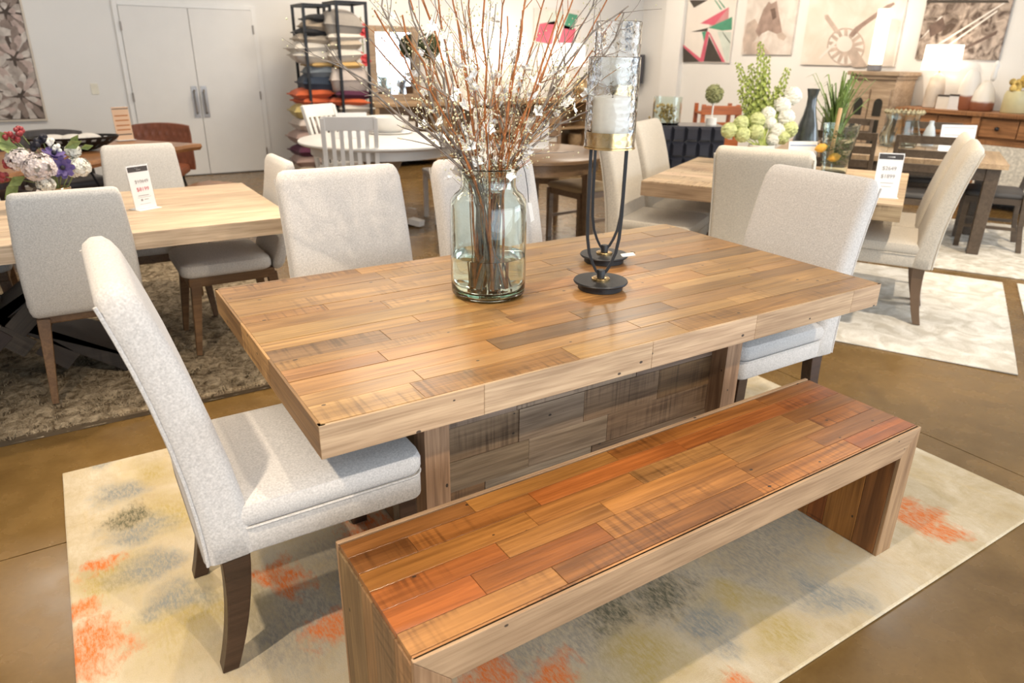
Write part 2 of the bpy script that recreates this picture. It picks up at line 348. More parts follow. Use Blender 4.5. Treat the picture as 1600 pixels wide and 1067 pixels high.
for sx in (-1, 1):
    for sy in (-1, 1):
        x0 = BX-0.078 if sx > 0 else -BX
        y0 = BY-0.07 if sy > 0 else -BY
        plank(tb, (x0+0.039, y0+0.035-0.035*1, (TH-TT)/2+0.006), (0, 0, 1), (-1, 0, 0), TH-TT-0.013, 0.078, 0.07, RAW, jit((.36, .22, .13), 0.05), 'post').location.y = y0+0.07
for sy in (-1, 1):
    MB().box(-BX+0.078, BX-0.078, min(sy*0.15, sy*0.19), max(sy*0.15, sy*0.19), 0.02, TH-TT).build('base_core', RAW, tb, color=(.12, .07, .04))
    field(tb, (sy*-1*(BX-0.078)*-1 if sy > 0 else -BX+0.078, sy*0.19, 0.02), (-sy, 0, 0), (0, 0, 1), 2*(BX-0.078), [0.11, 0.115, 0.105, 0.115, 0.12, 0.095], 0.014, RAW, PAL_P, (0.22, 0.5), 0.002)
for sx in (-1, 1):
    MB().box(min(sx*0.56, sx*0.6), max(sx*0.56, sx*0.6), -BY+0.07, BY-0.07, 0.02, TH-TT).build('base_core', RAW, tb, color=(.12, .07, .04))
    field(tb, (sx*0.6, -sx*(BY-0.07), 0.02), (0, sx, 0), (0, 0, 1), 2*(BY-0.07), [0.11, 0.115, 0.105, 0.115, 0.12, 0.095], 0.012, RAW, PAL_P, (0.2, 0.4), 0.002)

# ------------------------------------------------------------------ bench
BL, BW, BH, BT, BLG = 1.675, 0.405, 0.458, 0.084, 0.078
bn = thing('dining_bench', 'long reclaimed wood bench with waterfall ends beside the dining table', 'bench', (-0.135, -0.711, 0.012), 0.0107)
H = BH-0.012
MB().box(-BL/2+0.012, BL/2-0.012, -BW/2+0.012, BW/2-0.012, H-BT, H-0.014).build('seat_core', RAW, bn, color=(.05, .025, .012))
field(bn, (-BL/2+0.003, -BW/2+0.018, H-0.014), (1, 0, 0), (0, 1, 0), BL-0.006, [0.062, 0.07, 0.062, 0.062, 0.06, 0.053], 0.014, RECL, PAL_B, (0.22, 0.6), 0.0004,
      fixed=[[0.36, 0.62, 0.42], [0.2, 0.34, 0.48, 0.3], [0.30, 0.30, 0.44, 0.38], [0.42, 0.33, 0.30, 0.32], [0.14, 0.33, 0.5, 0.45], [0.32, 0.45, 0.62]])
plank(bn, (0, -BW/2+0.0115, H-0.014), (1, 0, 0), (0, 1, 0), BL-0.006, 0.012, 0.014, RECL, (.42, .20, .075), 'top_lip')
def mitred(par, y, n, mt):   # one face frame of the waterfall bench: mitred top board and two uprights
    a = BL/2; th = 0.012; y0, y1 = sorted((y, y+n*th))
    for nme, pts in (('fascia', [(-a, H), (a, H), (a-BLG, H-BT), (-a+BLG, H-BT)]), ('upright', [(-a, H-0.001), (-a+BLG, H-BT-0.001), (-a+BLG, 0), (-a, 0)]), ('upright', [(a, H-0.001), (a, 0), (a-BLG, 0), (a-BLG, H-BT-0.001)])):
        o = MB()
        if nme == 'fascia': o.prism(pts, y0, y1); o.build(nme, mt, par, color=jit((.38, .255, .155), 0.05), bevel=0.0012)
        else:
            # upright: local X must run up the board
            o.prism([(p[1], -p[0]) for p in pts], y0, y1); o.build(nme, mt, par, rot=(0, -PI/2, 0), color=jit((.36, .22, .125), 0.08), bevel=0.0012)
mitred(bn, -BW/2, 1, EDGE); mitred(bn, BW/2, -1, EDGE)
for s in (-1, 1):
    x0, x1 = sorted((s*(BL/2-0.012), s*(BL/2-BLG+0.012)))
    MB().box(x0, x1, -BW/2+0.012, BW/2-0.012, 0, H-BT).build('leg_core', RAW, bn, color=(.2, .1, .04))
    # vertical boards outside and inside
    ys = [0.075, 0.11, 0.06, 0.136]
    y = -BW/2+0.012
    for wd in ys:
        plank(bn, (s*(BL/2-0.012), y+wd/2, (H-0.016)/2), (0, 0, 1), (0, -s, 0), H-0.016, wd, 0.012, RAW, jit(random.choice([(.27, .17, .08), (.22, .14, .07), (.31, .18, .08)]), 0.1), 'leg_board')
        plank(bn, (s*(BL/2-BLG+0.012), y+wd/2, (H-BT)/2), (0, 0, 1), (0, s, 0), H-BT, wd, 0.012, RECL, jit(random.choice(PAL_B), 0.1), 'leg_board')
        y += wd

# ------------------------------------------------------------------ upholstered dining chair
WALNUT = wood('walnut_leg', tint=(0.052, 0.026, 0.014), rough=0.4, objcol=False, saw=0, nails=False, contrast=0.3)
def parsons(name, label, fab, legm, group, loc, rz, lift=0.0):
    t = thing(name, label, 'chair', loc, rz, group)
    wd = 0.25
    MB().cushion(-0.22, 0.28, -wd+0.004, wd-0.004, 0.356+lift, 0.432+lift, 0.012, 0.0, 0.035).build('seat_base', fab, t, smooth=True)
    st = MB().cushion(-0.245, 0.285, -wd+0.002, wd-0.002, 0.427+lift, 0.497+lift, 0.026, 0.01, 0.045).build('seat', fab, t, smooth=True)
    pr = [(0.035+p[0], p[1], 0.430+lift) for p in rrect(0.246, wd-0.003, 0.04, 5)]
    MB().tube(pr, 0.0036, 6, closed=True).build('piping', fab, st, smooth=True)
    # curved backrest: sections along a leaning path
    R = []; edge = []; zs = [0.352+lift, 0.36+lift, 0.42, 0.5, 0.6, 0.7, 0.8, 0.88, 0.95, 1.0, 1.03, 1.047, 1.054]
    for i, z in enumerate(zs):
        s = (z-0.36)/0.70; x = -0.222-0.03*s-0.115*max(0, s)**1.9; dx = -0.03-0.115*1.9*max(0.02, s)**0.9; tv = Vector((dx, 0, 0.70)).normalized(); nv = Vector((tv.z, 0, -tv.x))
        th = (0.062-0.022*s); ins = {0: 0.012, len(zs)-3: 0.006, len(zs)-2: 0.016, len(zs)-1: 0.034}.get(i, 0)
        R.append([Vector((x, 0, z))+Vector((0, 1, 0))*p[0]+nv*p[1] for p in rrect(wd-ins, max(0.006, th-ins), 0.03)])
        if 0 < i < len(zs)-2: edge.append((Vector((x, 0, z))-nv*(th-0.006)))
    bk = MB().loft(R).build('backrest', fab, t, smooth=True, angle=60)
    for s in (-1, 1): MB().tube([(p.x, s*(wd-0.007), p.z) for p in edge], 0.0042, 6).build('piping', fab, bk, smooth=True)
    for s in (-1, 1):
        MB().bar((0.235, s*0.205, 0.36+lift), (0.235, s*0.205, 0.012), 0.05, 0.034).build('leg', legm, t, bevel=0.003)
        lg = []
        for k in range(9):
            z = 0.36+lift-(0.348+lift)*k/8; x = -0.213-0.055*(k/8)**2; h = 0.034-0.014*k/8
            lg.append([(x-h, s*0.205-0.023, z), (x+h, s*0.205-0.023, z), (x+h, s*0.205+0.023, z), (x-h, s*0.205+0.023, z)])
        MB().loft(lg).build('leg', legm, t, bevel=0.003)
    return t
GREY = fabric('pale_grey_tweed', (0.56, 0.53, 0.505))
GRP = 'upholstered chairs around the reclaimed table'
pc = parsons('dining_chair', 'pale grey upholstered chair at the near left end of the plank table', GREY, WALNUT, GRP, (-0.945, -0.083, 0), 0)
dup(pc, (0.935, -0.02, 0), PI, 'pale grey upholstered chair at the right end of the plank table')
dup(pc, (-0.405, 0.60, 0), -PI/2, 'pale upholstered chair behind the plank table, left of the glass jar')
dup(pc, (0.255, 0.60, 0), -PI/2, 'pale upholstered chair behind the plank table, seen through the glass jar')

# ------------------------------------------------------------------ rugs
def abstract_rug():
    m, nt, b = nm('abstract_rug_pile'); N = nt.nodes; L = nt.links; tc = N.new('ShaderNodeTexCoord')
    def nz(sc, scale, d=4, dist=0.6):
        mp = N.new('ShaderNodeMapping'); mp.inputs['Scale'].default_value = sc; L.new(tc.outputs['Object'], mp.inputs[0])
        n = N.new('ShaderNodeTexNoise'); n.inputs['Scale'].default_value = scale; n.inputs['Detail'].default_value = d; n.inputs['Distortion'].default_value = dist; n.inputs['Roughness'].default_value = 0.7; L.new(mp.outputs[0], n.inputs['Vector']); return n.outputs['Fac']
    fine = nz((1, 1, 1), 350, 2, 0); streak = nz((9, 2.2, 1), 2.5, 6); med = nz((1, 1, 1), 6, 9, 0.5); br = nz((24, 9, 1), 2.0, 9, 0.3)
    col = mix(nt, math_node(nt, 'MULTIPLY', math_node(nt, 'SUBTRACT', med, 0.35, True), 2.2, True), (0.45, 0.36, 0.22), (0.74, 0.67, 0.545))
    col = mix(nt, math_node(nt, 'MULTIPLY', math_node(nt, 'SUBTRACT', streak, 0.52, True), 2.5, True), col, (0.54, 0.42, 0.23))
    wob = N.new('ShaderNodeVectorMath'); wob.operation = 'ADD'
    nv = N.new('ShaderNodeTexNoise'); nv.inputs['Scale'].default_value = 7; nv.inputs['Detail'].default_value = 3; L.new(tc.outputs['Object'], nv.inputs['Vector'])
    sc = N.new('ShaderNodeVectorMath'); sc.operation = 'SCALE'; sc.inputs['Scale'].default_value = 0.22; L.new(nv.outputs['Color'], sc.inputs[0])
    sb = N.new('ShaderNodeVectorMath'); sb.operation = 'ADD'; sb.inputs[1].default_value = (-0.11, -0.11, -0.11); L.new(sc.outputs[0], sb.inputs[0])
    L.new(tc.outputs['Object'], wob.inputs[0]); L.new(sb.outputs[0], wob.inputs[1])
    flat = N.new('ShaderNodeVectorMath'); flat.operation = 'MULTIPLY'; flat.inputs[1].default_value = (1, 1, 0); L.new(wob.outputs[0], flat.inputs[0])
    def spots(lst):
        acc = None
        for px, py, r in lst:
            p = at(px, py, 2, 0.012); d = N.new('ShaderNodeVectorMath'); d.operation = 'DISTANCE'; L.new(flat.outputs[0], d.inputs[0]); d.inputs[1].default_value = (p.x, p.y, 0)
            v = math_node(nt, 'SUBTRACT', 1.0, math_node(nt, 'DIVIDE', d.outputs['Value'], r), True)
            acc = v if acc is None else math_node(nt, 'MAXIMUM', acc, v)
        return acc
    grit = math_node(nt, 'MULTIPLY', math_node(nt, 'SUBTRACT', nz((120, 38, 1), 1.0, 9, 0.1), 0.38, True), 5.0, True)
    def paint(col, lst, c, tex, lo, gain, amt=1.0):
        f = math_node(nt, 'MULTIPLY', math_node(nt, 'SUBTRACT', math_node(nt, 'ADD', math_node(nt, 'MULTIPLY', spots(lst), 0.8), tex), lo, True), gain, True)
        return mix(nt, math_node(nt, 'MULTIPLY', math_node(nt, 'MULTIPLY', f, math_node(nt, 'ADD', 0.5, math_node(nt, 'MULTIPLY', grit, 0.5))), amt), col, c)
    col = mix(nt, math_node(nt, 'MULTIPLY', math_node(nt, 'MULTIPLY', math_node(nt, 'SUBTRACT', br, 0.52, True), 5.0, True), 0.45), col, (0.40, 0.31, 0.19))
    col = paint(col, [(1180, 860, .5), (1010, 900, .45), (900, 960, .45), (470, 960, .4), (560, 880, .4), (800, 1010, .3)], (0.26, 0.245, 0.215), med, 0.70, 2.2, 0.9)
    col = paint(col, [(265, 800, .28), (300, 960, .3), (240, 735, .2), (1150, 945, .16), (1010, 1030, .2), (1230, 1000, .16), (180, 900, .2)], (0.40, 0.31, 0.11), med, 0.72, 2.2, 0.9)
    col = paint(col, [(190, 770, .17), (215, 830, .17), (240, 885, .16), (272, 935, .15), (1240, 800, .28), (1290, 930, .16), (1120, 980, .14), (160, 720, .12)], (0.235, 0.245, 0.235), med, 0.72, 2.5, 0.95)
    col = paint(col, [(1030, 930, .2), (960, 960, .16), (200, 805, .1)], (0.09, 0.09, 0.06), br, 0.80, 2.8, 0.9)
    col = paint(col, [(135, 1020, .19), (125, 950, .12), (150, 885, .11), (430, 895, .11), (455, 910, .1), (590, 830, .22), (1440, 810, .14), (1485, 828, .12), (1415, 790, .09), (870, 1062, .16), (520, 980, .14), (1150, 1075, .1), (760, 1050, .14)], (0.62, 0.17, 0.045), br, 0.77, 3.2, 1.0)
    col = mix(nt, math_node(nt, 'MULTIPLY', math_node(nt, 'SUBTRACT', 1.0, grit), 0.3), col, (0.46, 0.37, 0.24))
    col = mix(nt, 0.35, col, mix(nt, fine, (0.55, 0.55, 0.55), (1.3, 1.3, 1.3)), 'MULTIPLY')
    L.new(col, b.inputs['Base Color']); b.inputs['Roughness'].default_value = 0.95; b.inputs['Specular IOR Level'].default_value = 0.1
    bp = N.new('ShaderNodeBump'); bp.inputs['Strength'].default_value = 0.5; bp.inputs['Distance'].default_value = 0.003; L.new(fine, bp.inputs['Height']); L.new(bp.outputs['Normal'], b.inputs['Normal'])
    return m
def rug(name, label, corners, material, th=0.011, group=None, z=0.0005):
    rg = thing(name, label, 'rug', (0, 0, 0), 0, group)
    MB().prism(corners, z, z+th, 'z').build('pile', material, rg, bevel=0.004)
    cx = sum(p[0] for p in corners)/4; cy = sum(p[1] for p in corners)/4
    pts = [(p[0]+(cx-p[0])*0.002, p[1]+(cy-p[1])*0.002, z+0.005) for p in corners]
    P = []
    for i in range(4):
        a = Vector(pts[i]); b = Vector(pts[(i+1) % 4]); P += [a.lerp(b, t/6) for t in range(6)]
    MB().tube(P, 0.005, 6, closed=True).build('bound_edge', material, rg, smooth=True)
    return rg
rug('area_rug', 'cream abstract rug with orange, olive and blue-grey blotches under plank table', [(-1.548, -1.06), (1.415, -1.06), (1.415, 0.96), (-1.548, 0.96)], abstract_rug())
def pile(name, c0, c1, scale, bumpy):
    m, nt, b = nm(name); N = nt.nodes; L = nt.links; tc = N.new('ShaderNodeTexCoord')
    n = N.new('ShaderNodeTexNoise'); n.inputs['Scale'].default_value = scale; n.inputs['Detail'].default_value = 6; n.inputs['Distortion'].default_value = 1.2; L.new(tc.outputs['Object'], n.inputs['Vector'])
    v = N.new('ShaderNodeTexNoise'); v.inputs['Scale'].default_value = 160; v.inputs['Detail'].default_value = 3; L.new(tc.outputs['Object'], v.inputs['Vector'])
    f = math_node(nt, 'MULTIPLY', math_node(nt, 'SUBTRACT', math_node(nt, 'ADD', math_node(nt, 'MULTIPLY', n.outputs['Fac'], 0.75), math_node(nt, 'MULTIPLY', v.outputs['Fac'], 0.25)), 0.38, True), 4.0, True)
    L.new(mix(nt, f, c0, c1), b.inputs['Base Color']); b.inputs['Roughness'].default_value = 0.97; b.inputs['Specular IOR Level'].default_value = 0.1
    bp = N.new('ShaderNodeBump'); bp.inputs['Strength'].default_value = bumpy; bp.inputs['Distance'].default_value = 0.012; L.new(math_node(nt, 'ADD', math_node(nt, 'MULTIPLY', v.outputs['Fac'], 0.5), n.outputs['Fac']), bp.inputs['Height']); L.new(bp.outputs['Normal'], b.inputs['Normal'])
    MATS[name] = m; return m
SHAG = pile('shag_pile', (0.13, 0.095, 0.058), (0.40, 0.325, 0.225), 22, 0.9)
def shag_rug(x0, x1, y0, y1):
    rg = thing('shag_rug', 'taupe shaggy mottled rug under the pale wood table', 'rug')
    MB().box(x0, x1, y0, y1, 0.0005, 0.02).build('backing', mat('rug_backing', (0.1, 0.07, 0.04), 0.9), rg)
    me = MB(); nx, ny = 150, 100; V = []; F = []; rr = random.Random(3)
    def h(x, y): return 0.026+0.008*math.sin(x*31+2*math.sin(y*17))*math.sin(y*37+1.5*math.sin(x*23))+rr.uniform(-0.004, 0.004)
    for j in range(ny+1):
        for i in range(nx+1):
            x = x0+(x1-x0)*i/nx; y = y0+(y1-y0)*j/ny; V.append((x+rr.uniform(-.005, .005), y+rr.uniform(-.005, .005), h(x, y) if 0 < i < nx and 0 < j < ny else 0.006))
    for j in range(ny):
        for i in range(nx): k = j*(nx+1)+i; F.append((k, k+1, k+nx+2, k+nx+1))
    o = me.add(V, F).build('shag_surface', SHAG, rg, smooth=True, angle=180)
    tf = MB()   # tufts along the near and right edges and over the pile
    for i in range(26000):
        x = rr.uniform(x0, x1); y = y0+abs(rr.gauss(0, 0.5)) if i % 3 else rr.uniform(y0, y1)
        if y > y1: continue
        z = 0.018; a = rr.uniform(0, 2*PI); l = rr.uniform(0.018, 0.034); dx, dy = math.cos(a)*l*0.6, math.sin(a)*l*0.6; wx, wy = -math.sin(a)*0.0032, math.cos(a)*0.0032
        tf.add([(x-wx, y-wy, z), (x+wx, y+wy, z), (x+dx, y+dy, z+l*0.6)], [(0, 1, 2)])
    t = tf.build('tuft', SHAG, rg); t['kind'] = 'stuff'
shag_rug(-3.6, -0.32, 1.32, 4.0)
CREAM_R = pile('cream_rug_pile', (0.50, 0.46, 0.39), (0.74, 0.71, 0.65), 7, 0.2)
ang = math.radians(27); V_ = Vector((math.cos(ang), math.sin(ang))); U_ = Vector((math.sin(ang), -math.cos(ang)))
def uv(u, v): p = U_*u+V_*v; return (p.x, p.y)
rug('pale_rug', 'off-white distressed rug under the square bleached table', [uv(1.57, 2.10), uv(1.57, 3.97), uv(-1.4, 3.97), uv(-1.4, 2.10)], CREAM_R, 0.009, 'pale distressed rugs')
rug('pale_rug', 'off-white rug under the dark table with ladder-back chairs', [uv(2.05, 4.16), uv(2.05, 6.3), uv(-0.9, 6.3), uv(-0.9, 4.16)], pile('mottled_rug_pile', (0.42, 0.38, 0.31), (0.70, 0.66, 0.59), 9, 0.2), 0.009, 'pale distressed rugs')
rug('pale_rug', 'sliver of off-white rug at the right edge of the frame', [uv(3.2, 2.2), uv(3.2, 4.0), uv(1.66, 4.0), uv(1.66, 2.2)], CREAM_R, 0.009, 'pale distressed rugs')

# ------------------------------------------------------------------ glass jar with branches
JX, JY = -0.243, 0.052
jar = thing('glass_jar', 'clear green-tinged glass jar vase with water on the plank table', 'vase', (JX, JY, TH))
GL = glass('jar_glass', (0.90, 0.975, 0.945))
outer = [(0.10, 0.0), (0.112, 0.004), (0.118, 0.014), (0.119, 0.05), (0.119, 0.28), (0.116, 0.302), (0.105, 0.318), (0.09, 0.33), (0.083, 0.345), (0.083, 0.375), (0.087, 0.388), (0.094, 0.396), (0.095, 0.402)]
inner = [(0.088, 0.403), (0.083, 0.398), (0.078, 0.38), (0.078, 0.345), (0.085, 0.327), (0.10, 0.313), (0.111, 0.298), (0.1145, 0.28), (0.1145, 0.05), (0.112, 0.016), (0.10, 0.010), (0.01, 0.010)]
MB().lathe(outer+inner, n=48).build('glass_body', GL, jar, smooth=True, angle=70)
MB().lathe([(0.01, 0.0104), (0.10, 0.0104), (0.1116, 0.0162), (0.1128, 0.0255), (0.01, 0.0255)], n=48).build('green_base', glass('green_glass', (0.50, 0.86, 0.70)), jar, smooth=True, angle=60)
MB().lathe([(0.01, 0.0262), (0.09, 0.0262), (0.1098, 0.0305), (0.1142, 0.05), (0.1142, 0.132), (0.112, 0.1305), (0.01, 0.13)], n=48).build('water', glass('water', (0.90, 0.90, 0.80), ior=1.33), jar, smooth=True, angle=60)
tg = thing('price_tag', 'white paper price tag on black string hanging from the jar', 'tag', (JX+0.095, JY-0.035, TH+0.39))
MB().tube([(-0.03, 0.01, 0.02), (0.0, 0, 0.028), (0.012, -0.005, -0.01), (0.02, -0.008, -0.06), (0.024, -0.009, -0.105)], 0.0012, 5).build('string', mat('black_string', (0.02, 0.02, 0.02), 0.8), tg)
MB().add([(0.020, -0.010, -0.10), (0.030, -0.016, -0.102), (0.040, -0.020, -0.155), (0.031, -0.014, -0.163), (0.0205, -0.009, -0.10), (0.0305, -0.015, -0.102), (0.0405, -0.019, -0.155), (0.0315, -0.013, -0.163)], [(0, 1, 2, 3), (7, 6, 5, 4), (0, 4, 5, 1), (1, 5, 6, 2), (2, 6, 7, 3), (3, 7, 4, 0)]).build('card', mat('paper_white', (0.85, 0.84, 0.82), 0.6, var=0.01), tg)
RUST = mat('rust_bark', (0.33, 0.115, 0.03), 0.65, var=0.4, vscale=40); GBARK = mat('grey_bark', (0.21, 0.18, 0.155), 0.8, var=0.4, vscale=50); TANB = mat('tan_bark', (0.30, 0.17, 0.07), 0.7, var=0.35, vscale=40)
BUD = mat('pale_bud', (0.62, 0.60, 0.40), 0.7, var=0.3, vscale=60); PETAL = mat('white_petal', (0.86, 0.86, 0.84), 0.6, var=0.04); LEAFG = mat('sage_leaf', (0.24, 0.30, 0.10), 0.6, var=0.3, vscale=30)
def petal_mesh(r=0.018, n=5, seed=1):
    q = MB(); rr = random.Random(seed)
    for i in range(n):
        a = 2*PI*i/n+rr.uniform(-.2, .2); ca, sa = math.cos(a), math.sin(a); w_ = r*0.42; lift = r*rr.uniform(0.1, 0.5)
        q.add([(0, 0, 0), (ca*r*.55-sa*w_, sa*r*.55+ca*w_, lift*.5), (ca*r, sa*r, lift), (ca*r*.55+sa*w_, sa*r*.55-ca*w_, lift*.5), (ca*r*.5, sa*r*.5, lift*.9)], [(0, 1, 4), (1, 2, 4), (2, 3, 4), (3, 0, 4)])
    q.octa((0, 0, r*0.15), r*0.16)
    me = bpy.data.meshes.new('blossom'); me.from_pydata(q.v, [], q.f); me.materials.append(PETAL); return me
BLOSSOM = [petal_mesh(0.018, 5, 1), petal_mesh(0.024, 6, 2), petal_mesh(0.014, 5, 3)]
BR = random.Random(11)
def bez(a, b, c, t): return a*(1-t)**2+b*2*t*(1-t)+c*t*t
def branch(pts, r0, r1, material, label, group, twigs=4, twl=(0.05, 0.16), buds=0, blossoms=0, wig=0.012, start=0.45):
    base = pts[0]; nm_ = group_name[group]
    root = thing(nm_, label, 'branch', base, 0, group)
    P = []
    n = 14
    for i in range(n+1):      # catmull-like resample of control points
        t = i/n*(len(pts)-1); k = min(int(t), len(pts)-2); u = t-k
        p0, p1, p2, p3 = pts[max(k-1, 0)], pts[k], pts[k+1], pts[min(k+2, len(pts)-1)]
        p = 0.5*((2*p1)+(p2-p0)*u+(2*p0-5*p1+4*p2-p3)*u*u+(3*p1-p0-3*p2+p3)*u**3)
        j = wig*(i/n) if i > 4 else 0
        P.append(p+Vector((BR.uniform(-j, j), BR.uniform(-j, j), BR.uniform(-j, j)))-base)
    st = MB().tube(P, [r0+(r1-r0)*(i/n) for i in range(n+1)], 6)
    tips = []
    for k in range(twigs):
        t = BR.uniform(start, 0.97); i = int(t*n); p = P[i]; d = (P[min(i+1, n)]-P[i-1]).normalized()
        a = BR.uniform(0, 2*PI); o = d.orthogonal().normalized(); o = (o*math.cos(a)+d.cross(o)*math.sin(a))
        l = BR.uniform(*twl); q = [p]; dd = (d*0.75+o*0.65).normalized()
        for s_ in range(4): dd = (dd+Vector((BR.uniform(-.35, .35), BR.uniform(-.35, .35), BR.uniform(-.1, .4)))*0.6).normalized(); q.append(q[-1]+dd*l/4)
        rr_ = max(0.0011, (r0+(r1-r0)*t)*0.55); st.tube(q, [rr_, rr_*.85, rr_*.7, rr_*.6, rr_*.45], 5); tips += q[2:]
    st.build('stem', material, root, smooth=True)
    tips += P[9:]
    if buds:
        bm_ = MB()
        for _ in range(buds):
            p = BR.choice(tips); p = p+Vector((BR.gauss(0, .012), BR.gauss(0, .012), BR.gauss(0, .012))); bm_.octa(p, BR.uniform(0.0018, 0.0038))
        b_ = bm_.build('buds', BUD, root); b_['kind'] = 'stuff'
    for _ in range(blossoms):
        p = BR.choice(tips)+Vector((BR.gauss(0, .008),)*3)
        link('blossom', BR.choice(BLOSSOM), None, root, p, (BR.uniform(-1.2, 1.2), BR.uniform(-1.2, 1.2), BR.uniform(0, 6)))
    return root
group_name = {'rust stems in the jar': 'rust_branch', 'bare grey branches in the jar': 'bare_branch', 'flowering sprigs in the jar': 'blossom_sprig'}
def jarpts(end, a=None, rb=0.055):
    a = BR.uniform(0, 2*PI) if a is None else a; r_ = BR.uniform(0.01, rb)
    e = Vector(end); dirx = Vector((e.x-JX, e.y-JY, 0)); dl = min(0.055, dirx.length*0.25+BR.uniform(0, 0.015)); dn = dirx.normalized() if dirx.length > 1e-4 else Vector((1, 0, 0))
    b = Vector((JX+r_*math.cos(a), JY+r_*math.sin(a), TH+0.03)); nk = Vector((JX, JY, TH+0.37))+dn*dl+Vector((BR.uniform(-.012, .012), BR.uniform(-.012, .012), 0))
    md = nk.lerp(e, 0.45)+Vector((0, 0, 0.03))
    return [b, b.lerp(nk, 0.55), nk, md, e]
RL = 'slim rust-orange stem rising from the glass jar'
for i in range(19):
    px = 590+i*21+BR.uniform(-12, 12); yy = BR.uniform(-0.12, 0.3); e = at(px, -90+BR.uniform(0, 120), 1, yy)
    pts = jarpts(e)
    pts[3] = pts[2].lerp(pts[4], 0.5)-Vector((0, 0, 0.0))
    branch(pts, 0.0044, 0.0022, RUST, RL, 'rust stems in the jar', 4, (0.07, 0.24), wig=0.009)
GL_ = 'crooked bare grey branch arching out of the glass jar'
for pxs, y1 in (([(655, 190), (595, 140), (515, 92)], -.02), ([(640, 195), (585, 150), (505, 75)], 0.1), ([(690, 200), (660, 120), (610, 45), (596, -10)], 0.05), ([(700, 190), (690, 110), (650, 40), (640, -20)], 0.15),
                ([(850, 170), (890, 95), (940, 40), (985, 8)], 0.0), ([(840, 190), (870, 110), (900, 60), (935, -20)], 0.16), ([(845, 200), (900, 130), (955, 70), (975, 20)], -0.05), ([(850, 215), (890, 185), (930, 165)], -0.05), ([(690, 215), (665, 165), (640, 130), (575, 60)], 0.12)):
    q = [at(x, y, 1, JY+(y1-JY)*(k+1)/len(pxs)) for k, (x, y) in enumerate(pxs)]
    b = jarpts(q[0]); branch(b[:3]+q, 0.0062, 0.002, GBARK, GL_, 'bare grey branches in the jar', 7, (0.06, 0.18), wig=0.008, start=0.5, buds=12)
SL = 'pale flowering sprig with white blossoms in the glass jar'
for i in range(24):
    px = 600+i*15.5+BR.uniform(-15, 15); py = BR.choice([-30, 20, 70, 110, 140, 10]); yy = BR.uniform(-0.16, 0.3); e = at(px, py, 1, yy)
    branch(jarpts(e), 0.0022, 0.0012, TANB if i % 2 else GBARK, SL, 'flowering sprigs in the jar', 9, (0.05, 0.15), buds=95, blossoms=7 if i % 2 else 4, wig=0.01, start=0.4)

# ------------------------------------------------------------------ candle holders
IRON = mat('black_iron', (0.028, 0.028, 0.03), 0.42, 0.6, var=0.15, bump=0.05); BRASS = mat('aged_brass', (0.62, 0.43, 0.20), 0.25, 1.0, var=0.1, vscale=30)
HG = glass('hammered_glass', (0.97, 0.98, 0.98), bump=0.42); WAX = mat('candle_wax', (0.86, 0.83, 0.76), 0.5, var=0.02)
def holder(loc, h, label, clabel):
    t = thing('candle_holder', label, 'candle holder', loc, math.atan2(-0.536, 0.844), 'hurricane candle holders on the plank table')
    MB().lathe([(0.072, 0), (0.074, 0.002), (0.074, 0.022), (0.088, 0.0225), (0.09, 0.026), (0.088, 0.030), (0.02, 0.031)], n=40).build('base_disc', IRON, t, smooth=True)
    MB().lathe([(0.03, 0.0305), (0.03, 0.036), (0.026, 0.038), (0.01, 0.038)], n=28).build('collar', BRASS, t, smooth=True)
    MB().lathe([(0.0135, 0.037), (0.0135, 0.062), (0.012, 0.064), (0.004, 0.064)], n=20).build('hub', IRON, t, smooth=True)
    for s in (-1, 1):
        R = []
        for x, z in ((0.008, 0.05), (0.016, 0.058), (0.03, 0.085), (0.043, 0.12), (0.051, 0.17), (0.054, 0.24), (0.055, h-0.06), (0.055, h)):
            R.append([(s*(x-0.005), -0.004, z), (s*(x+0.005), -0.004, z), (s*(x+0.005), 0.004, z), (s*(x-0.005), 0.004, z)])
        MB().loft(R).build('arm', IRON, t, bevel=0.001)
    MB().lathe([(0.074, h), (0.0795, h+0.001), (0.0795, h+0.006), (0.0745, h+0.007), (0.0745, h+0.05), (0.073, h+0.05), (0.073, h+0.008), (0.004, h+0.008)], n=40).build('cup', BRASS, t, smooth=True)
    MB().lathe([(0.0775, h+0.0075), (0.0775, h+0.26), (0.0755, h+0.262), (0.0748, h+0.258), (0.0748, h+0.0075)], n=48, cap=False).add([], []).build('glass_cylinder', HG, t, smooth=True)
    c = thing('pillar_candle', clabel, 'candle', (loc[0], loc[1], loc[2]+h+0.009), 0, 'pillar candles')
    MB().lathe([(0.055, 0), (0.056, 0.003), (0.056, 0.135), (0.054, 0.14), (0.047, 0.137), (0.01, 0.134)], n=36).build('wax', WAX, c, smooth=True)
    MB().tube([(0, 0, 0.134), (0.001, 0, 0.145), (0.003, 0.001, 0.152)], 0.0014, 6).build('wick', mat('wick', (0.05, 0.04, 0.03), 0.9), c)
holder((0.105, -0.088, TH), 0.452, 'shorter black iron candle holder in front, with hammered glass cylinder', 'white pillar candle in the front hammered glass cylinder')
holder((0.325, 0.165, TH), 0.56, 'taller black iron candle holder standing behind the shorter one', 'white pillar candle in the taller rear candle holder')
tg = thing('price_tag', 'small white tag lying on the base of the rear candle holder', 'tag', (0.385, 0.10, TH+0.0325), -0.4)
MB().cbox(-0.025, 0.025, -0.014, 0.014, 0, 0.0016, 0.0004).build('card', MATS['paper_white'], tg, rot=(0.12, -0.1, 0))
MB().tube([(0.022, 0, 0.003), (0.03, 0.01, 0.006), (0.02, 0.03, 0.004)], 0.0008, 5).build('string', MATS['black_string'], tg)

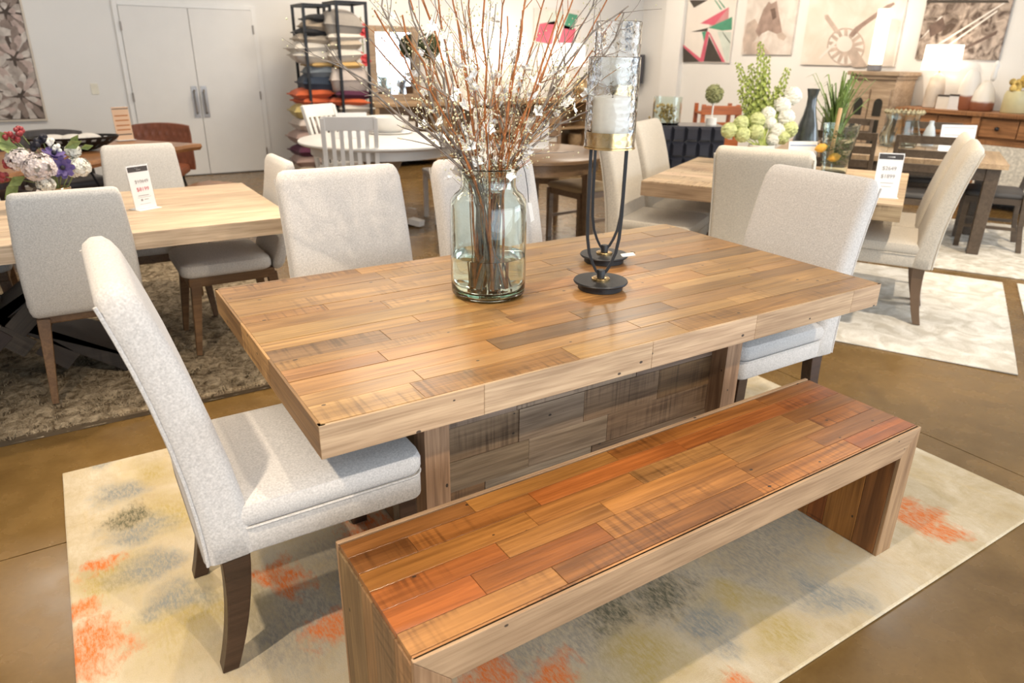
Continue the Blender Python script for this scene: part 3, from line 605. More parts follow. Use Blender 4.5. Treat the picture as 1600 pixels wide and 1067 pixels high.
# ------------------------------------------------------------------ pale table set on the left
PALE = wood('bleached_oak', tint=(0.60, 0.475, 0.35), rough=0.5, objcol=False, saw=0, nails=False, contrast=0.14, grain=0.6)
DARKB = wood('dark_herringbone', rough=0.55, saw=0.2, nails=False, contrast=0.3)
OAK = wood('brown_oak', tint=(0.17, 0.095, 0.045), rough=0.45, objcol=False, saw=0, nails=False, contrast=0.25)
pt = thing('bleached_table', 'pale bleached wood dining table with dark chevron base on shag rug', 'table')
y = 1.5
for wd in (0.265, 0.265, 0.265, 0.265):
    plank(pt, (-1.6, y+wd/2, 0.685), (1, 0, 0), (0, 1, 0), 2.3, wd, 0.075, PALE, None, 'top_board', 0.0006, 0.003); y += wd
for s in (-1, 1):
    MB().prism([(-1.7+s*0.62, 0.684), (-1.7+s*0.45, 0.684), (-1.7-s*0.45, 0.026), (-1.7-s*0.62, 0.026)], 1.80+0.0*s, 2.26).build('slanted_panel', DARKB, pt, color=(.035, .028, .024), bevel=0.004)
for i in range(7):   # chevron boards on the near face
    for s in (-1, 1):
        x0 = -1.7+s*(0.56-0.155*i*0.97); z0 = 0.65-0.095*i
        plank(pt, (x0, 1.80, z0), (s*0.72, 0, 0.694), (-s*0.694, 0, 0.72) if s > 0 else (0.694, 0, 0.72), 0.15, 0.09, 0.008, DARKB, jit((.055, .04, .03), 0.3), 'chevron_board') if i < 6 else None
def midchair(name, label, fab, group, loc, rz, first=[None]):
    if first[0] is not None: return dup(first[0], loc, rz, label, group)
    t = thing(name, label, 'chair', loc, rz, group)
    MB().cushion(-0.19, 0.25, -0.225, 0.225, 0.425, 0.495, 0.028, 0.008, 0.05).build('seat', fab, t, smooth=True)
    R = []; zs = [0.415, 0.425, 0.45, 0.55, 0.65, 0.75, 0.85, 0.92, 0.945, 0.952]
    for i, z in enumerate(zs):
        s = (z-0.42)/0.53; x = -0.215-0.115*s-0.02*math.sin(s*PI); wv = 0.215-0.022*s+0.01*math.sin(s*PI); ins = {0: 0.02, 1: 0.006, len(zs)-2: 0.007, len(zs)-1: 0.02}.get(i, 0)
        R.append([(x+p[1]-0.02*(1-abs(p[0])/0.22), p[0], z) for p in rrect(wv-ins, max(0.006, 0.03-ins), 0.022, 4)])
    MB().loft(R).build('backrest', fab, t, smooth=True, angle=60)
    MB().box(-0.2, 0.22, -0.2, 0.2, 0.375, 0.425).build('seat_frame', OAK, t, bevel=0.006)
    for sx, sy in ((1, 1), (1, -1), (-1, 1), (-1, -1)):
        MB().bar((sx*0.185, sy*0.175, 0.40), (sx*0.225, sy*0.205, 0.022), 0.05, 0.026, 0.05, 0.026).build('leg', OAK, t, bevel=0.003)
    first[0] = t; return t
LINEN = fabric('pale_linen', (0.60, 0.575, 0.54)); G2 = 'linen chairs around the pale table'
midchair('linen_chair', 'linen chair with brown oak legs, its back towards the viewer, at pale table', LINEN, G2, (-1.345, 1.80, 0.01), PI/2)
midchair('linen_chair', 'linen chair drawn up to the right end of the pale table', LINEN, G2, (-0.69, 2.03, 0.01), PI)
midchair('linen_chair', 'linen chair on the far side of pale table, behind the price sign', LINEN, G2, (-0.93, 2.62, 0.01), -PI/2)
midchair('linen_chair', 'linen chair at the far left, mostly cut off by the frame', LINEN, G2, (-1.86, 2.62, 0.01), -PI/2)

# ------------------------------------------------------------------ standing price signs
INK = mat('black_ink', (0.03, 0.028, 0.026), 0.6); REDI = mat('red_ink', (0.60, 0.09, 0.11), 0.6); GREYI = mat('grey_ink', (0.35, 0.33, 0.32), 0.6); ACR = glass('acrylic', (0.97, 0.97, 0.97), ior=1.3)
PAPER = mat('sign_paper', (0.84, 0.83, 0.82), 0.5, var=0.01); HEAD = mat('sign_header', (0.055, 0.045, 0.04), 0.5)
def sign(label, loc, rz, w_, h_, lines, head=True, tilt=-0.10, paper=None, foot=True, group='acrylic price signs'):
    t = thing('price_sign', label, 'sign', loc, rz, group)
    ry = Matrix.Rotation(tilt, 4, 'X')
    p = MB().box(-w_/2, w_/2, -0.001, 0.001, 0.004, h_).build('card', paper or PAPER, t, rot=(tilt, 0, 0))
    MB().box(-w_/2-0.003, w_/2+0.003, 0.0012, 0.0035, 0.002, h_+0.003).build('holder', ACR, t, rot=(tilt, 0, 0))
    if foot: MB().box(-w_/2-0.003, w_/2+0.003, -0.035, 0.05, 0, 0.003).build('foot', PAPER, t)
    if head: MB().box(-w_/2+0.004, w_/2-0.004, -0.0016, -0.001, h_*0.86, h_-0.005).build('header_band', HEAD, p)
    for kind, x, z, a, b in lines:
        if kind == 'text': text_mesh(a, b[0]*h_, b[1], p, (x*w_, -0.0022, z*h_), (PI/2, 0, 0))
        else: MB().box((x-a/2)*w_, (x+a/2)*w_, -0.0016, -0.001, z*h_, (z+b[0])*h_).build('print_line', b[1], p)
    return t
sign('tall white price sign with black header standing on the pale wood table', (-1.02, 2.005, 0.76), math.radians(28), 0.11, 0.205,
     [('text', 0.05, 0.60, '$10649', (0.115, GREYI)), ('text', 0.03, 0.42, '$8199', (0.125, REDI)), ('line', 0.05, 0.645, 0.62, (0.008, GREYI)), ('line', 0.0, 0.31, 0.5, (0.014, GREYI)), ('line', 0.02, 0.275, 0.62, (0.006, GREYI)), ('line', -0.12, 0.19, 0.09, (0.05, GREYI)), ('line', 0.1, 0.215, 0.2, (0.014, GREYI)), ('line', 0.0, 0.12, 0.5, (0.007, GREYI)),
      ('line', -0.05, 0.93, 0.2, (0.022, PAPER)), ('line', 0.03, 0.895, 0.2, (0.022, PAPER))])
GLOWP = mat('glow_tint_paper', (0.80, 0.55, 0.36), 0.6, var=0.03); ORI = mat('orange_ink', (0.50, 0.17, 0.04), 0.6)  # peach tint puts the sign's backlit glow into its paper colour
sign('slim peach sign with painted-in backlit glow and orange stripes standing on the live-edge table', tuple(at(197, 219, 2, 0.77)), math.radians(20), 0.135, 0.265,
     [('line', 0, 0.93, 0.98, (0.025, HEAD))]+[('line', 0, z, 0.8, (0.035, ORI)) for z in (0.72, 0.58, 0.43, 0.30)]+[('line', 0, 0.16, 0.86, (0.03, HEAD))], head=False, paper=GLOWP, tilt=-0.05)

# ------------------------------------------------------------------ live-edge table, bench, leather chairs
LIVE = wood('live_edge_acacia', tint=(0.40, 0.19, 0.075), rough=0.35, objcol=False, saw=0, nails=False, contrast=0.4, grain=0.5, coat=0.2)
def live_slab(name, label, cat, cx, cy, rz, L_, W_, z0, z1, legs):
    t = thing(name, label, cat, (cx, cy, 0), rz); rr = random.Random(int(L_*100))
    n = 24; top = []
    for i in range(n+1): top.append((-L_/2+L_*i/n, -W_/2+0.03*math.sin(i*0.9+rr.random())))
    for i in range(n+1): top.append((L_/2-L_*i/n, W_/2+0.03*math.sin(i*0.7+rr.random())))
    MB().loft([[(p[0]*0.995, p[1]*0.96, z0) for p in top], [(p[0], p[1], (z0+z1)/2) for p in top], [(p[0]*0.998, p[1]*0.985, z1) for p in top]]).build('slab', LIVE, t)
    for s in (-1, 1):
        x = s*(L_/2-0.32); q = W_*0.36
        MB().tube([(x, -q, z0), (x+s*0.04, -0.02, 0.01), (x+s*0.04, 0.02, 0.01), (x, q, z0)], 0.009, 6).build('metal_leg', IRON, t)
        MB().tube([(x-s*0.16, -q, z0), (x-s*0.04, -q*0.3, 0.01), (x-s*0.04, q*0.3, 0.01), (x-s*0.16, q, z0)], 0.009, 6).build('metal_leg', IRON, t)
    return t
live_slab('live_edge_table', 'rich brown live-edge slab table near the white doors', 'table', -1.45, 4.24, math.radians(40), 2.2, 0.92, 0.715, 0.765, 2)
live_slab('live_edge_bench', 'low live-edge slab bench in front of the live-edge table', 'bench', -0.74, 4.10, math.radians(38), 1.45, 0.34, 0.41, 0.45, 2)
def leather(label, col, name, loc, rz):
    t = thing('quilted_chair', label, 'chair', loc, rz, 'quilted leather chairs at the live-edge table')
    lm = mat(name, col, 0.42, var=0.2, vscale=12, bump=0.15, bscale=90)
    nx, nz = 30, 18; F = []; V = []
    for side in (1, -1):
        for j in range(nz+1):
            for i in range(nx+1):
                u = -1+2*i/nx; v = j/nz; a = u*0.85; x = -0.26+0.15*(1-math.cos(a))-0.06*v; yy = 0.29*math.sin(a)/math.sin(0.85)*(1-0.06*v*v); z = 0.42+0.42*v*(1-0.06*u*u)
                q = abs(math.sin((u*5+v*3.2)*PI))*abs(math.sin((u*5-v*3.2)*PI))
                V.append((x+side*(0.022+0.012*q), yy, z))
    m_ = (nx+1)*(nz+1)
    for s in (0, 1):
        for j in range(nz):
            for i in range(nx): k = s*m_+j*(nx+1)+i; F.append((k, k+1, k+nx+2, k+nx+1))
    for i in range(nx): F += [(nz*(nx+1)+i, nz*(nx+1)+i+1, m_+nz*(nx+1)+i+1, m_+nz*(nx+1)+i), (i, i+1, m_+i+1, m_+i)]
    for j in range(nz): a = j*(nx+1); F += [(a, a+nx+1, m_+a+nx+1, m_+a), (a+nx, a+2*nx+1, m_+a+2*nx+1, m_+a+nx)]
    MB().add(V, F).build('quilted_back', lm, t, smooth=True)
    MB().cushion(-0.24, 0.24, -0.25, 0.25, 0.40, 0.48, 0.03, 0.01, 0.06).build('seat', lm, t, smooth=True)
    for sx, sy in ((1, 1), (1, -1), (-1, 1), (-1, -1)): MB().tube([(sx*0.17, sy*0.17, 0.41), (sx*0.22, sy*0.22, 0)], 0.011, 6).build('leg', IRON, t, smooth=True)
p = at(244, 213, 1, 5.6); leather('cognac brown quilted leather chair behind the live-edge table', (0.20, 0.062, 0.028), 'cognac_leather', (p.x-0.05, 5.5, 0), math.radians(-110))
p = at(92, 208, 1, 5.3); leather('charcoal quilted leather chair behind the black bowl', (0.075, 0.062, 0.055), 'charcoal_leather', (p.x, 5.2, 0), math.radians(-70))
p = at(8, 214, 1, 4.6); leather('brown-black quilted leather chair behind the flower arrangement', (0.10, 0.05, 0.036), 'umber_leather', (p.x-0.12, 4.5, 0), math.radians(-60))
# openwork bowl
bp_ = at(118, 236, 2, 0.765); bw = thing('oval_bowl', 'shallow black pierced oval bowl on the live-edge table', 'bowl', (bp_.x, bp_.y, 0.765), math.radians(0))
V = []; F = []; n = 48; lv = [(0.28, 0.0), (0.45, 0.008), (0.66, 0.03), (0.8, 0.052), (0.9, 0.072), (0.97, 0.09), (1.0, 0.105)]
for r_, z in lv: V += [(0.31*r_*math.cos(2*PI*i/n), 0.17*r_*math.sin(2*PI*i/n), z) for i in range(n)]
for j in range(len(lv)-1):
    for i in range(n):
        if j in (2, 4) and i % 2: continue
        F.append((j*n+i, j*n+(i+1) % n, (j+1)*n+(i+1) % n, (j+1)*n+i))
F.append(tuple(range(n-1, -1, -1)))
bo = MB().add(V, F).build('pierced_shell', mat('black_metal', (0.02, 0.018, 0.017), 0.4, 0.5), bw); so = bo.modifiers.new('solid', 'SOLIDIFY'); so.thickness = 0.005
for i, (dx, dy, r_) in enumerate(((-0.13, 0.0, 0.11), (0.0, -0.02, 0.10), (0.1, 0.02, 0.09))):
    tag(MB().ball((0, 0, 0), r_, r_*0.8, 0.04, 16, 8).build('white_shell', mat('shell_white', (0.80, 0.75, 0.68), 0.5), smooth=True, loc=(bp_.x+dx, bp_.y+dy, 0.765+0.085)), ('large', 'middle', 'small')[i]+' white shell piece lying in the black oval bowl', 'shell', 'white shells in the bowl')

# ------------------------------------------------------------------ flower arrangement on the pale table
FY = 2.2
fv = at(93, 306, 1, FY); vz = 0.76; vs = thing('flower_vase', 'small amber-tinted glass vase holding the mixed bouquet', 'vase', (fv.x, FY, vz))
MB().lathe([(0.05, 0), (0.055, 0.004), (0.055, 0.10), (0.052, 0.103), (0.05, 0.10), (0.05, 0.008), (0.004, 0.008)], n=28).build('glass_body', mat('amber_glass', (0.40, 0.27, 0.13), 0.15, var=0.3, vscale=25), vs, smooth=True)
def hydrangea(px, py, r, cols, label, y=FY):
    c = at(px, py, 1, y); t = thing('hydrangea', label, 'flower', c, 0, 'blooms in the mixed bouquet'); rr = random.Random(px*7+py)
    fl_ = MB(); MB().tube([(0, 0, 0), ((fv.x-c.x)*0.5, (FY-c.y)*0.5, (vz+0.06-c.z)*0.6), (fv.x-c.x, FY-c.y, vz+0.06-c.z)], 0.003, 5).build('stem', LEAFG, t)
    MB().ball((0, 0, 0), r*0.7, r*0.7, r*0.62, 10, 7).build('core', mat('hyd_core', (0.62, 0.58, 0.50), 0.8), t, smooth=True)
    for k in range(130):
        z = rr.uniform(-0.75, 1); a = rr.uniform(0, 2*PI); s = math.sqrt(1-z*z); n_ = Vector((s*math.cos(a), s*math.sin(a), z)); p = Vector((n_.x*r, n_.y*r, n_.z*r*0.85))*rr.uniform(0.8, 1.02); o = n_.orthogonal().normalized(); q = n_.cross(o); th = rr.uniform(0, 6)
        o, q = o*math.cos(th)+q*math.sin(th), q*math.cos(th)-o*math.sin(th); w_ = r*0.27
        for dx, dy in ((1, 0), (0, 1), (-1, 0), (0, -1)):
            d = o*dx+q*dy; e = o*(-dy)+q*dx
            fl_.add([p, p+d*w_*0.6+e*w_*0.45+n_*w_*.25, p+d*w_+n_*w_*0.1, p+d*w_*0.6-e*w_*0.45+n_*w_*.25], [(0, 1, 2, 3)])
    fl_.build('florets', mat(*cols), t)['kind'] = 'stuff'
W1 = ('hyd_pinkwhite', (0.74, 0.66, 0.64), 0.7, 0, 0.12, 14); W2 = ('hyd_white', (0.80, 0.79, 0.72), 0.7, 0, 0.08, 14)
hydrangea(33, 250, 0.062, W1, 'pinkish white hydrangea head at the left of the bouquet'); hydrangea(62, 262, 0.072, W1, 'largest pink-tinged hydrangea head low in the bouquet', FY-0.06)
hydrangea(72, 288, 0.04, W2, 'small white hydrangea head drooping over the vase', FY-0.08); hydrangea(120, 262, 0.058, W2, 'white hydrangea head at the right of the bouquet'); hydrangea(114, 236, 0.035, W2, 'small greenish white bloom at the top right of the bouquet', FY+0.03)
PUR = mat('purple_petal', (0.13, 0.09, 0.27), 0.6, var=0.25, vscale=30); PURB = mat('flower_eye', (0.01, 0.01, 0.02), 0.6)
for px, py, dy, lb in ((84, 243, -0.02, 'purple anemone higher in the bouquet, turned upwards'), (98, 262, -0.07, 'purple anemone facing the viewer with a black eye')):
    c = at(px, py, 1, FY+dy); t = thing('anemone', lb, 'flower', c, 0, 'purple anemones'); nv = (CAM-c).normalized() if dy < -0.05 else Vector((0.2, -0.4, 0.8)).normalized()
    qd = nv.to_track_quat('Z', 'Y'); q = MB()
    for rg, nn, r_ in ((0, 8, 0.05), (1, 7, 0.038)):
        for i in range(nn):
            a = 2*PI*i/nn+rg*0.3; pts = [(0, 0, 0), (r_*.6, r_*.34, .006+.008*rg), (r_, r_*.16, .014+.008*rg), (r_, -r_*.16, .014+.008*rg), (r_*.6, -r_*.34, .006+.008*rg)]
            q.add([qd @ Vector((x*math.cos(a)-yy*math.sin(a), x*math.sin(a)+yy*math.cos(a), z)) for x, yy, z in pts], [(0, 1, 2, 3, 4)])
    q.build('petals', PUR, t); MB().ball(qd @ Vector((0, 0, 0.016)), 0.011, n=10, m=6).build('eye', PURB, t, smooth=True)
    MB().tube([(0, 0, 0), (fv.x-c.x, FY-c.y, vz+0.08-c.z)], 0.0025, 5).build('stem', LEAFG, t)
RB = mat('red_berry', (0.30, 0.035, 0.04), 0.45, var=0.3, vscale=40)
for px, py, r_, lb, mm in ((30, 205, 0.022, 'red rose hip on the tallest stem of the bouquet', RB), (12, 212, 0.024, 'red bud beside the tallest rose hip', RB), (24, 218, 0.02, 'rosy bud above the green leaves', RB), (13, 256, 0.026, 'red flower bud at the left edge of the frame', RB), (2, 275, 0.028, 'lowest red bud cut by the left edge', RB), (57, 226, 0.03, 'dark berry cluster at the centre of the bouquet', PURB), (66, 217, 0.022, 'dark berry cluster high in the bouquet', PURB), (78, 222, 0.02, 'cream bud beside the dark berries', MATS['hyd_white']), (88, 232, 0.02, 'cream bud above the purple anemone', MATS['hyd_white'])):
    c = at(px, py, 1, FY); t = thing('flower_bud', lb, 'flower', c, 0, 'buds and berries in the bouquet'); q = MB(); rr = random.Random(px)
    for k in range(9): q.ball(tuple(rr.uniform(-1, 1)*r_*0.6 for _ in range(3)), r_*0.5, n=7, m=5)
    q.build('bud', mm, t, smooth=True); MB().tube([(0, 0, 0), ((fv.x-c.x)*.6, (FY-c.y)*.6, (vz+.08-c.z)*.45), (fv.x-c.x, FY-c.y, vz+0.08-c.z)], 0.002, 5).build('stem', LEAFG, t)
def leaf(px, py, l, a, label, y=FY):
    c = at(px, py, 1, y); d = Vector((math.cos(a), -0.3, math.sin(a))).normalized(); s_ = Vector((-math.sin(a), -0.4, math.cos(a)))*l*0.25; q = MB()
    q.add([Vector((0, 0, 0)), d*l*.5+s_, d*l, d*l*.5-s_, d*l*.5+Vector((0, .012, 0))], [(0, 1, 4), (1, 2, 4), (2, 3, 4), (3, 0, 4)]); o = q.build('leaf', LEAFG, loc=c); so = o.modifiers.new('s', 'SOLIDIFY'); so.thickness = 0.001
    tag(o, label, 'leaf', 'leaves in the bouquet')
for k, (px, py, l, a) in enumerate(((30, 232, .12, 2.7), (20, 228, .1, 2.2), (45, 240, .1, 2.9), (100, 232, .09, .4), (110, 228, .07, .9), (40, 275, .09, 3.6), (30, 285, .1, 3.9), (125, 232, .06, .2))):
    leaf(px, py, l, a, ('long leaf pointing left above the pink hydrangea', 'leaf near the red buds, tilted upward', 'leaf just left of the dark berries', 'leaf to the right of the purple anemone', 'upright leaf near the white bloom', 'drooping leaf under the left hydrangea', 'lowest drooping leaf at the left of the bouquet', 'small leaf at the far right of the bouquet')[k])
tg = thing('price_tag', 'black and white barcode tag hanging below the bouquet', 'tag', tuple(at(62, 303, 1, FY-0.1)), 0.2)
MB().box(-0.032, 0.032, -0.001, 0.001, -0.022, 0.022).build('card', HEAD, tg, rot=(0.3, 0.5, 0)); MB().box(-0.018, 0.018, -0.0018, -0.001, -0.018, 0.018).build('label_paper', PAPER, tg, rot=(0.3, 0.5, 0))

# ------------------------------------------------------------------ pictures
def painting(name, shader):
    m, nt, b = nm(name); tc = nt.nodes.new('ShaderNodeTexCoord'); col = shader(nt, tc); nt.links.new(col, b.inputs['Base Color']); b.inputs['Roughness'].default_value = 0.75; return m
def petals_art(nt, tc):
    v = nt.nodes.new('ShaderNodeTexVoronoi'); v.inputs['Scale'].default_value = 3.0; mp = nt.nodes.new('ShaderNodeMapping'); mp.inputs['Scale'].default_value = (1.5, 1, 0.8); nt.links.new(tc.outputs['Object'], mp.inputs[0]); nt.links.new(mp.outputs[0], v.inputs['Vector'])
    w_ = nt.nodes.new('ShaderNodeTexNoise'); w_.inputs['Scale'].default_value = 3; w_.inputs['Detail'].default_value = 6; w_.inputs['Distortion'].default_value = 2.5
    m2 = nt.nodes.new('ShaderNodeMapping'); m2.inputs['Scale'].default_value = (9, 2, 2.2); m2.inputs['Rotation'].default_value = (0, 0.5, 0); nt.links.new(tc.outputs['Object'], m2.inputs[0]); nt.links.new(m2.outputs[0], w_.inputs['Vector'])
    f = math_node(nt, 'SUBTRACT', math_node(nt, 'ADD', math_node(nt, 'MULTIPLY', math_node(nt, 'SUBTRACT', 0.60, v.outputs['Distance']), 2.2, True), math_node(nt, 'MULTIPLY', w_.outputs['Fac'], 1.3)), 0.62, True)
    return mix(nt, f, (0.06, 0.045, 0.035), (0.66, 0.6, 0.55))
def sepia(kind):
    def sh(nt, tc):
        n = nt.nodes.new('ShaderNodeTexNoise'); n.inputs['Scale'].default_value = {'horse': 4.5, 'rail': 9, 'prop': 3.0}[kind]; n.inputs['Detail'].default_value = 5; n.inputs['Distortion'].default_value = 0.8; nt.links.new(tc.outputs['Object'], n.inputs['Vector'])
        f = math_node(nt, 'MULTIPLY', math_node(nt, 'SUBTRACT', n.outputs['Fac'], 0.36, True), 3.5, True)
        return mix(nt, f, {'horse': (.62, .55, .5), 'rail': (.09, .06, .045), 'prop': (.70, .62, .54)}[kind], {'horse': (.78, .72, .67), 'rail': (.55, .45, .38), 'prop': (.80, .74, .68)}[kind])
    return sh
def picture(label, axis, pos, a0, a1, z0, z1, material, frame=None):
    """hung canvas; axis 'y' hangs on the back wall, 'x' on the right wall"""
    rz = 0 if axis == 'y' else PI/2*-1
    w_ = abs(a1-a0); loc = ((a0+a1)/2, pos, (z0+z1)/2) if axis == 'y' else (pos, (a0+a1)/2, (z0+z1)/2)
    t = thing('wall_picture', label, 'picture', loc, rz if axis == 'y' else -PI/2)
    h_ = z1-z0
    MB().box(-w_/2, w_/2, -0.028, 0, -h_/2, h_/2).build('canvas', material, t)
    if frame:
        for x0, x1, q0, q1 in ((-w_/2-.02, w_/2+.02, h_/2, h_/2+.02), (-w_/2-.02, w_/2+.02, -h_/2-.02, -h_/2), (-w_/2-.02, -w_/2, -h_/2, h_/2), (w_/2, w_/2+.02, -h_/2, h_/2)): MB().box(x0, x1, -0.036, 0, q0, q1).build('frame_rail', frame, t)
    return t
FRW = mat('pale_frame', (0.62, 0.55, 0.46), 0.5)
t = picture('large brown-and-cream petal close-up picture on the wall, far left', 'y', 8.05, -2.5, -1.37, 0.735, 2.35, mat('petal_ground', (0.085, 0.062, 0.05), 0.75, var=0.3, vscale=5), FRW)
rp_ = random.Random(14); tones = [mat('petal_tone_%d' % i, c, 0.75, var=0.22, vscale=16) for i, c in enumerate(((0.60, 0.54, 0.49), (0.42, 0.36, 0.32), (0.27, 0.21, 0.18), (0.50, 0.39, 0.35)))]
PK = [MB() for _ in tones]; d_ = 0
for cx, cz, rad in ((0.12, 0.62, 0.42), (0.42, 0.28, 0.34), (0.05, 0.12, 0.40), (0.40, -0.18, 0.34), (0.02, -0.38, 0.38), (0.38, -0.56, 0.32), (-0.32, 0.3, 0.42), (-0.3, -0.3, 0.42), (-0.35, -0.7, 0.3), (-0.3, 0.7, 0.3), (0.05, -0.74, 0.26)):
    for ring, nn in ((1.0, 13), (0.75, 11), (0.5, 8), (0.28, 5)):
        for i in range(nn):
            a = 2*PI*i/nn+rp_.uniform(-.15, .15)+ring; L0 = rad*ring; wd = L0*1.9/nn+0.012; ca, sa = math.cos(a), math.sin(a); d_ += 0.000006; pts = []
            for u, v in ((0.25, 0), (0.5, .7), (0.8, 1), (0.95, .6), (1.0, 0), (0.95, -.6), (0.8, -1), (0.5, -.7)):
                x = cx+ca*u*L0-sa*v*wd*0.62; z = cz+sa*u*L0+ca*v*wd*0.62; pts.append((max(-.56, min(.56, x)), max(-.80, min(.80, z))))
            PK[(i+int(ring*8)+rp_.randrange(2)) % 4].prism(pts, -0.0282-d_, -0.0278)
for q_, tm in zip(PK, tones): q_.build('petal_print', tm, t)
def art_poly(t, pts, material, k=1, x=7.42):
    """flat printed shape on a canvas of the right wall"""
    q = [at(px, py, 0, x) for px, py in pts]; d = 0.0005*k
    inv = t.matrix_basis.inverted(); ps = [inv @ Vector((7.42, p.y, p.z)) for p in q]
    MB().prism([(p.x, p.z) for p in ps], -0.0285-d, -0.0275).build('print_shape', material, t)
def zz(lst, ox, oy, sc): return [(ox+a/sc, oy+b/sc) for a, b in lst]
CREAMC = mat('canvas_cream', (0.76, 0.71, 0.66), 0.75, var=0.05, vscale=3); PINK = mat('print_pink', (0.62, 0.12, 0.18), 0.7); PINK2 = mat('print_rose', (0.55, 0.26, 0.27), 0.7); GRN = mat('print_green', (0.08, 0.30, 0.19), 0.7); BLK = mat('print_black', (0.06, 0.05, 0.04), 0.7); PALEG = mat('print_mint', (0.62, 0.68, 0.62), 0.7)
t = picture('abstract geometric picture with pink, green and black triangles', 'x', 7.45, 7.0, 6.03, 1.41, 2.6, CREAMC)
bpy.context.view_layer.update()
Zt = lambda l: zz(l, 960, 0, 4.103)
for i, (pts, mm) in enumerate(([[(605, 165), (735, 45), (728, 160), (640, 165)], PINK2], [[(550, 150), (735, 45), (640, 160)], PINK], [[(600, 178), (755, 108), (752, 190), (690, 196)], GRN], [[(490, 205), (600, 178), (595, 200)], BLK],
        [[(440, 300), (440, 398), (545, 396)], BLK], [[(440, 285), (442, 302), (545, 396), (560, 380)], PINK], [[(590, 200), (608, 205), (572, 396), (545, 396)], PINK], [[(606, 230), (572, 396), (690, 398)], BLK], [[(600, 200), (615, 215), (710, 398), (690, 398)], PINK], [[(660, 200), (750, 205), (735, 390), (715, 396)], PALEG], [[(560, 205), (590, 200), (575, 270)], GRN],
        [[(640, 0), (648, 0), (690, 60), (680, 62)], GRN], [[(665, 0), (673, 0), (712, 50), (704, 54)], GRN], [[(480, 0), (600, 0), (510, 50)], BLK], [[(690, 205), (695, 205), (742, 270), (742, 280)], GRN], [[(672, 205), (677, 205), (740, 300), (740, 310)], GRN], [[(715, 205), (719, 205), (744, 240), (744, 246)], GRN])): art_poly(t, Zt(pts), mm, 1+i % 5)
BRN1 = mat('print_brown', (0.36, 0.26, 0.22), 0.7, var=0.25, vscale=9); BRN2 = mat('print_tan', (0.52, 0.42, 0.36), 0.7, var=0.2, vscale=9); BRN3 = mat('print_dark', (0.15, 0.10, 0.08), 0.7, var=0.3, vscale=12)
t = picture('sepia picture of a horse head on the right wall', 'x', 7.45, 5.83, 4.97, 1.53, 2.6, painting('horse_print', sepia('horse'))); bpy.context.view_layer.update()
for i, (pts, mm) in enumerate(([[(850, 150), (900, 120), (940, 190), (900, 260), (860, 310), (830, 345), (822, 260)], BRN2], [[(930, 130), (955, 60), (990, 10), (1005, 25), (1040, 5), (1050, 70), (1062, 130), (1075, 205), (1040, 218), (985, 195), (945, 215), (925, 240), (905, 200)], BRN1], [[(1075, 205), (1040, 218), (1050, 245), (1085, 260), (1105, 235)], BRN2], [[(1000, 60), (1030, 50), (1040, 110), (1015, 130)], BRN3], [[(860, 290), (930, 260), (1000, 345), (840, 347)], BRN2])): art_poly(t, Zt(pts), mm, 1+i)
t = picture('sepia picture of an aircraft propeller above the arched cabinet', 'x', 7.45, 4.79, 3.46, 1.41, 2.6, painting('propeller_print', sepia('prop'))); bpy.context.view_layer.update()
Zp = lambda l: zz(l, 1280, 0, 4.447)
disc = lambda cx, cy, r, a0=0, a1=2*PI, n=28: [(cx+r*math.cos(a0+(a1-a0)*i/n), cy+r*math.sin(a0+(a1-a0)*i/n)) for i in range(n)]
art_poly(t, Zp(disc(185, 325, 132)), BRN2, 1)
for a in range(14): art_poly(t, Zp([(185+60*math.cos(a*.449), 325+60*math.sin(a*.449)), (185+122*math.cos(a*.449-.13), 325+122*math.sin(a*.449-.13)), (185+122*math.cos(a*.449+.13), 325+122*math.sin(a*.449+.13))]), CREAMC, 2)
art_poly(t, Zp(disc(175, 305, 55)), CREAMC, 3)
for pts, mm, k in (([(205, 245), (250, 190), (470, 35), (520, 15), (525, 30), (300, 190), (235, 260)], BRN1, 4), ([(110, 230), (40, 130), (38, 105), (60, 100), (130, 200), (140, 240)], BRN2, 4), ([(205, 350), (250, 330), (330, 450), (320, 465), (230, 465)], BRN2, 4), ([(120, 300), (10, 410), (0, 410), (0, 395), (110, 285)], CREAMC, 4)): art_poly(t, Zp(pts), mm, k)
t = picture('dark sepia picture of railway tracks above the table lamp', 'x', 7.45, 3.22, 2.31, 1.495, 2.6, painting('railway_print', sepia('rail'))); bpy.context.view_layer.update()
for i, pts in enumerate(([(790, 325), (870, 290), (1310, 10), (1300, 5)], [(880, 320), (900, 320), (1240, 80), (1235, 70)], [(700, 275), (740, 240), (860, 110), (840, 115)])): art_poly(t, Zp(pts), CREAMC, 1)
for i, pts in enumerate(([(745, 20), (1320, 20), (1310, 0), (748, 0)], [(1000, 330), (1240, 210), (1230, 240), (1010, 345)], [(760, 180), (860, 120), (880, 200), (770, 260)])): art_poly(t, Zp(pts), BRN3 if i else BLK, 2)

# ------------------------------------------------------------------ rotated square table with cream chairs
BLEACH = wood('bleached_reclaimed', rough=0.55, saw=0.4, nails=True, contrast=0.22)
A_ = Vector((1.724, 1.52)); ANG = math.radians(29); V2 = Vector((math.cos(ANG), math.sin(ANG))); U2 = Vector((math.sin(ANG), -math.cos(ANG)))
def P2(u, v, z=0): p = A_+U2*u+V2*v; return (p.x, p.y, z)
st_ = thing('square_table', 'square bleached plank table among cream chairs to the right', 'table', P2(0, 0), ANG-PI/2)
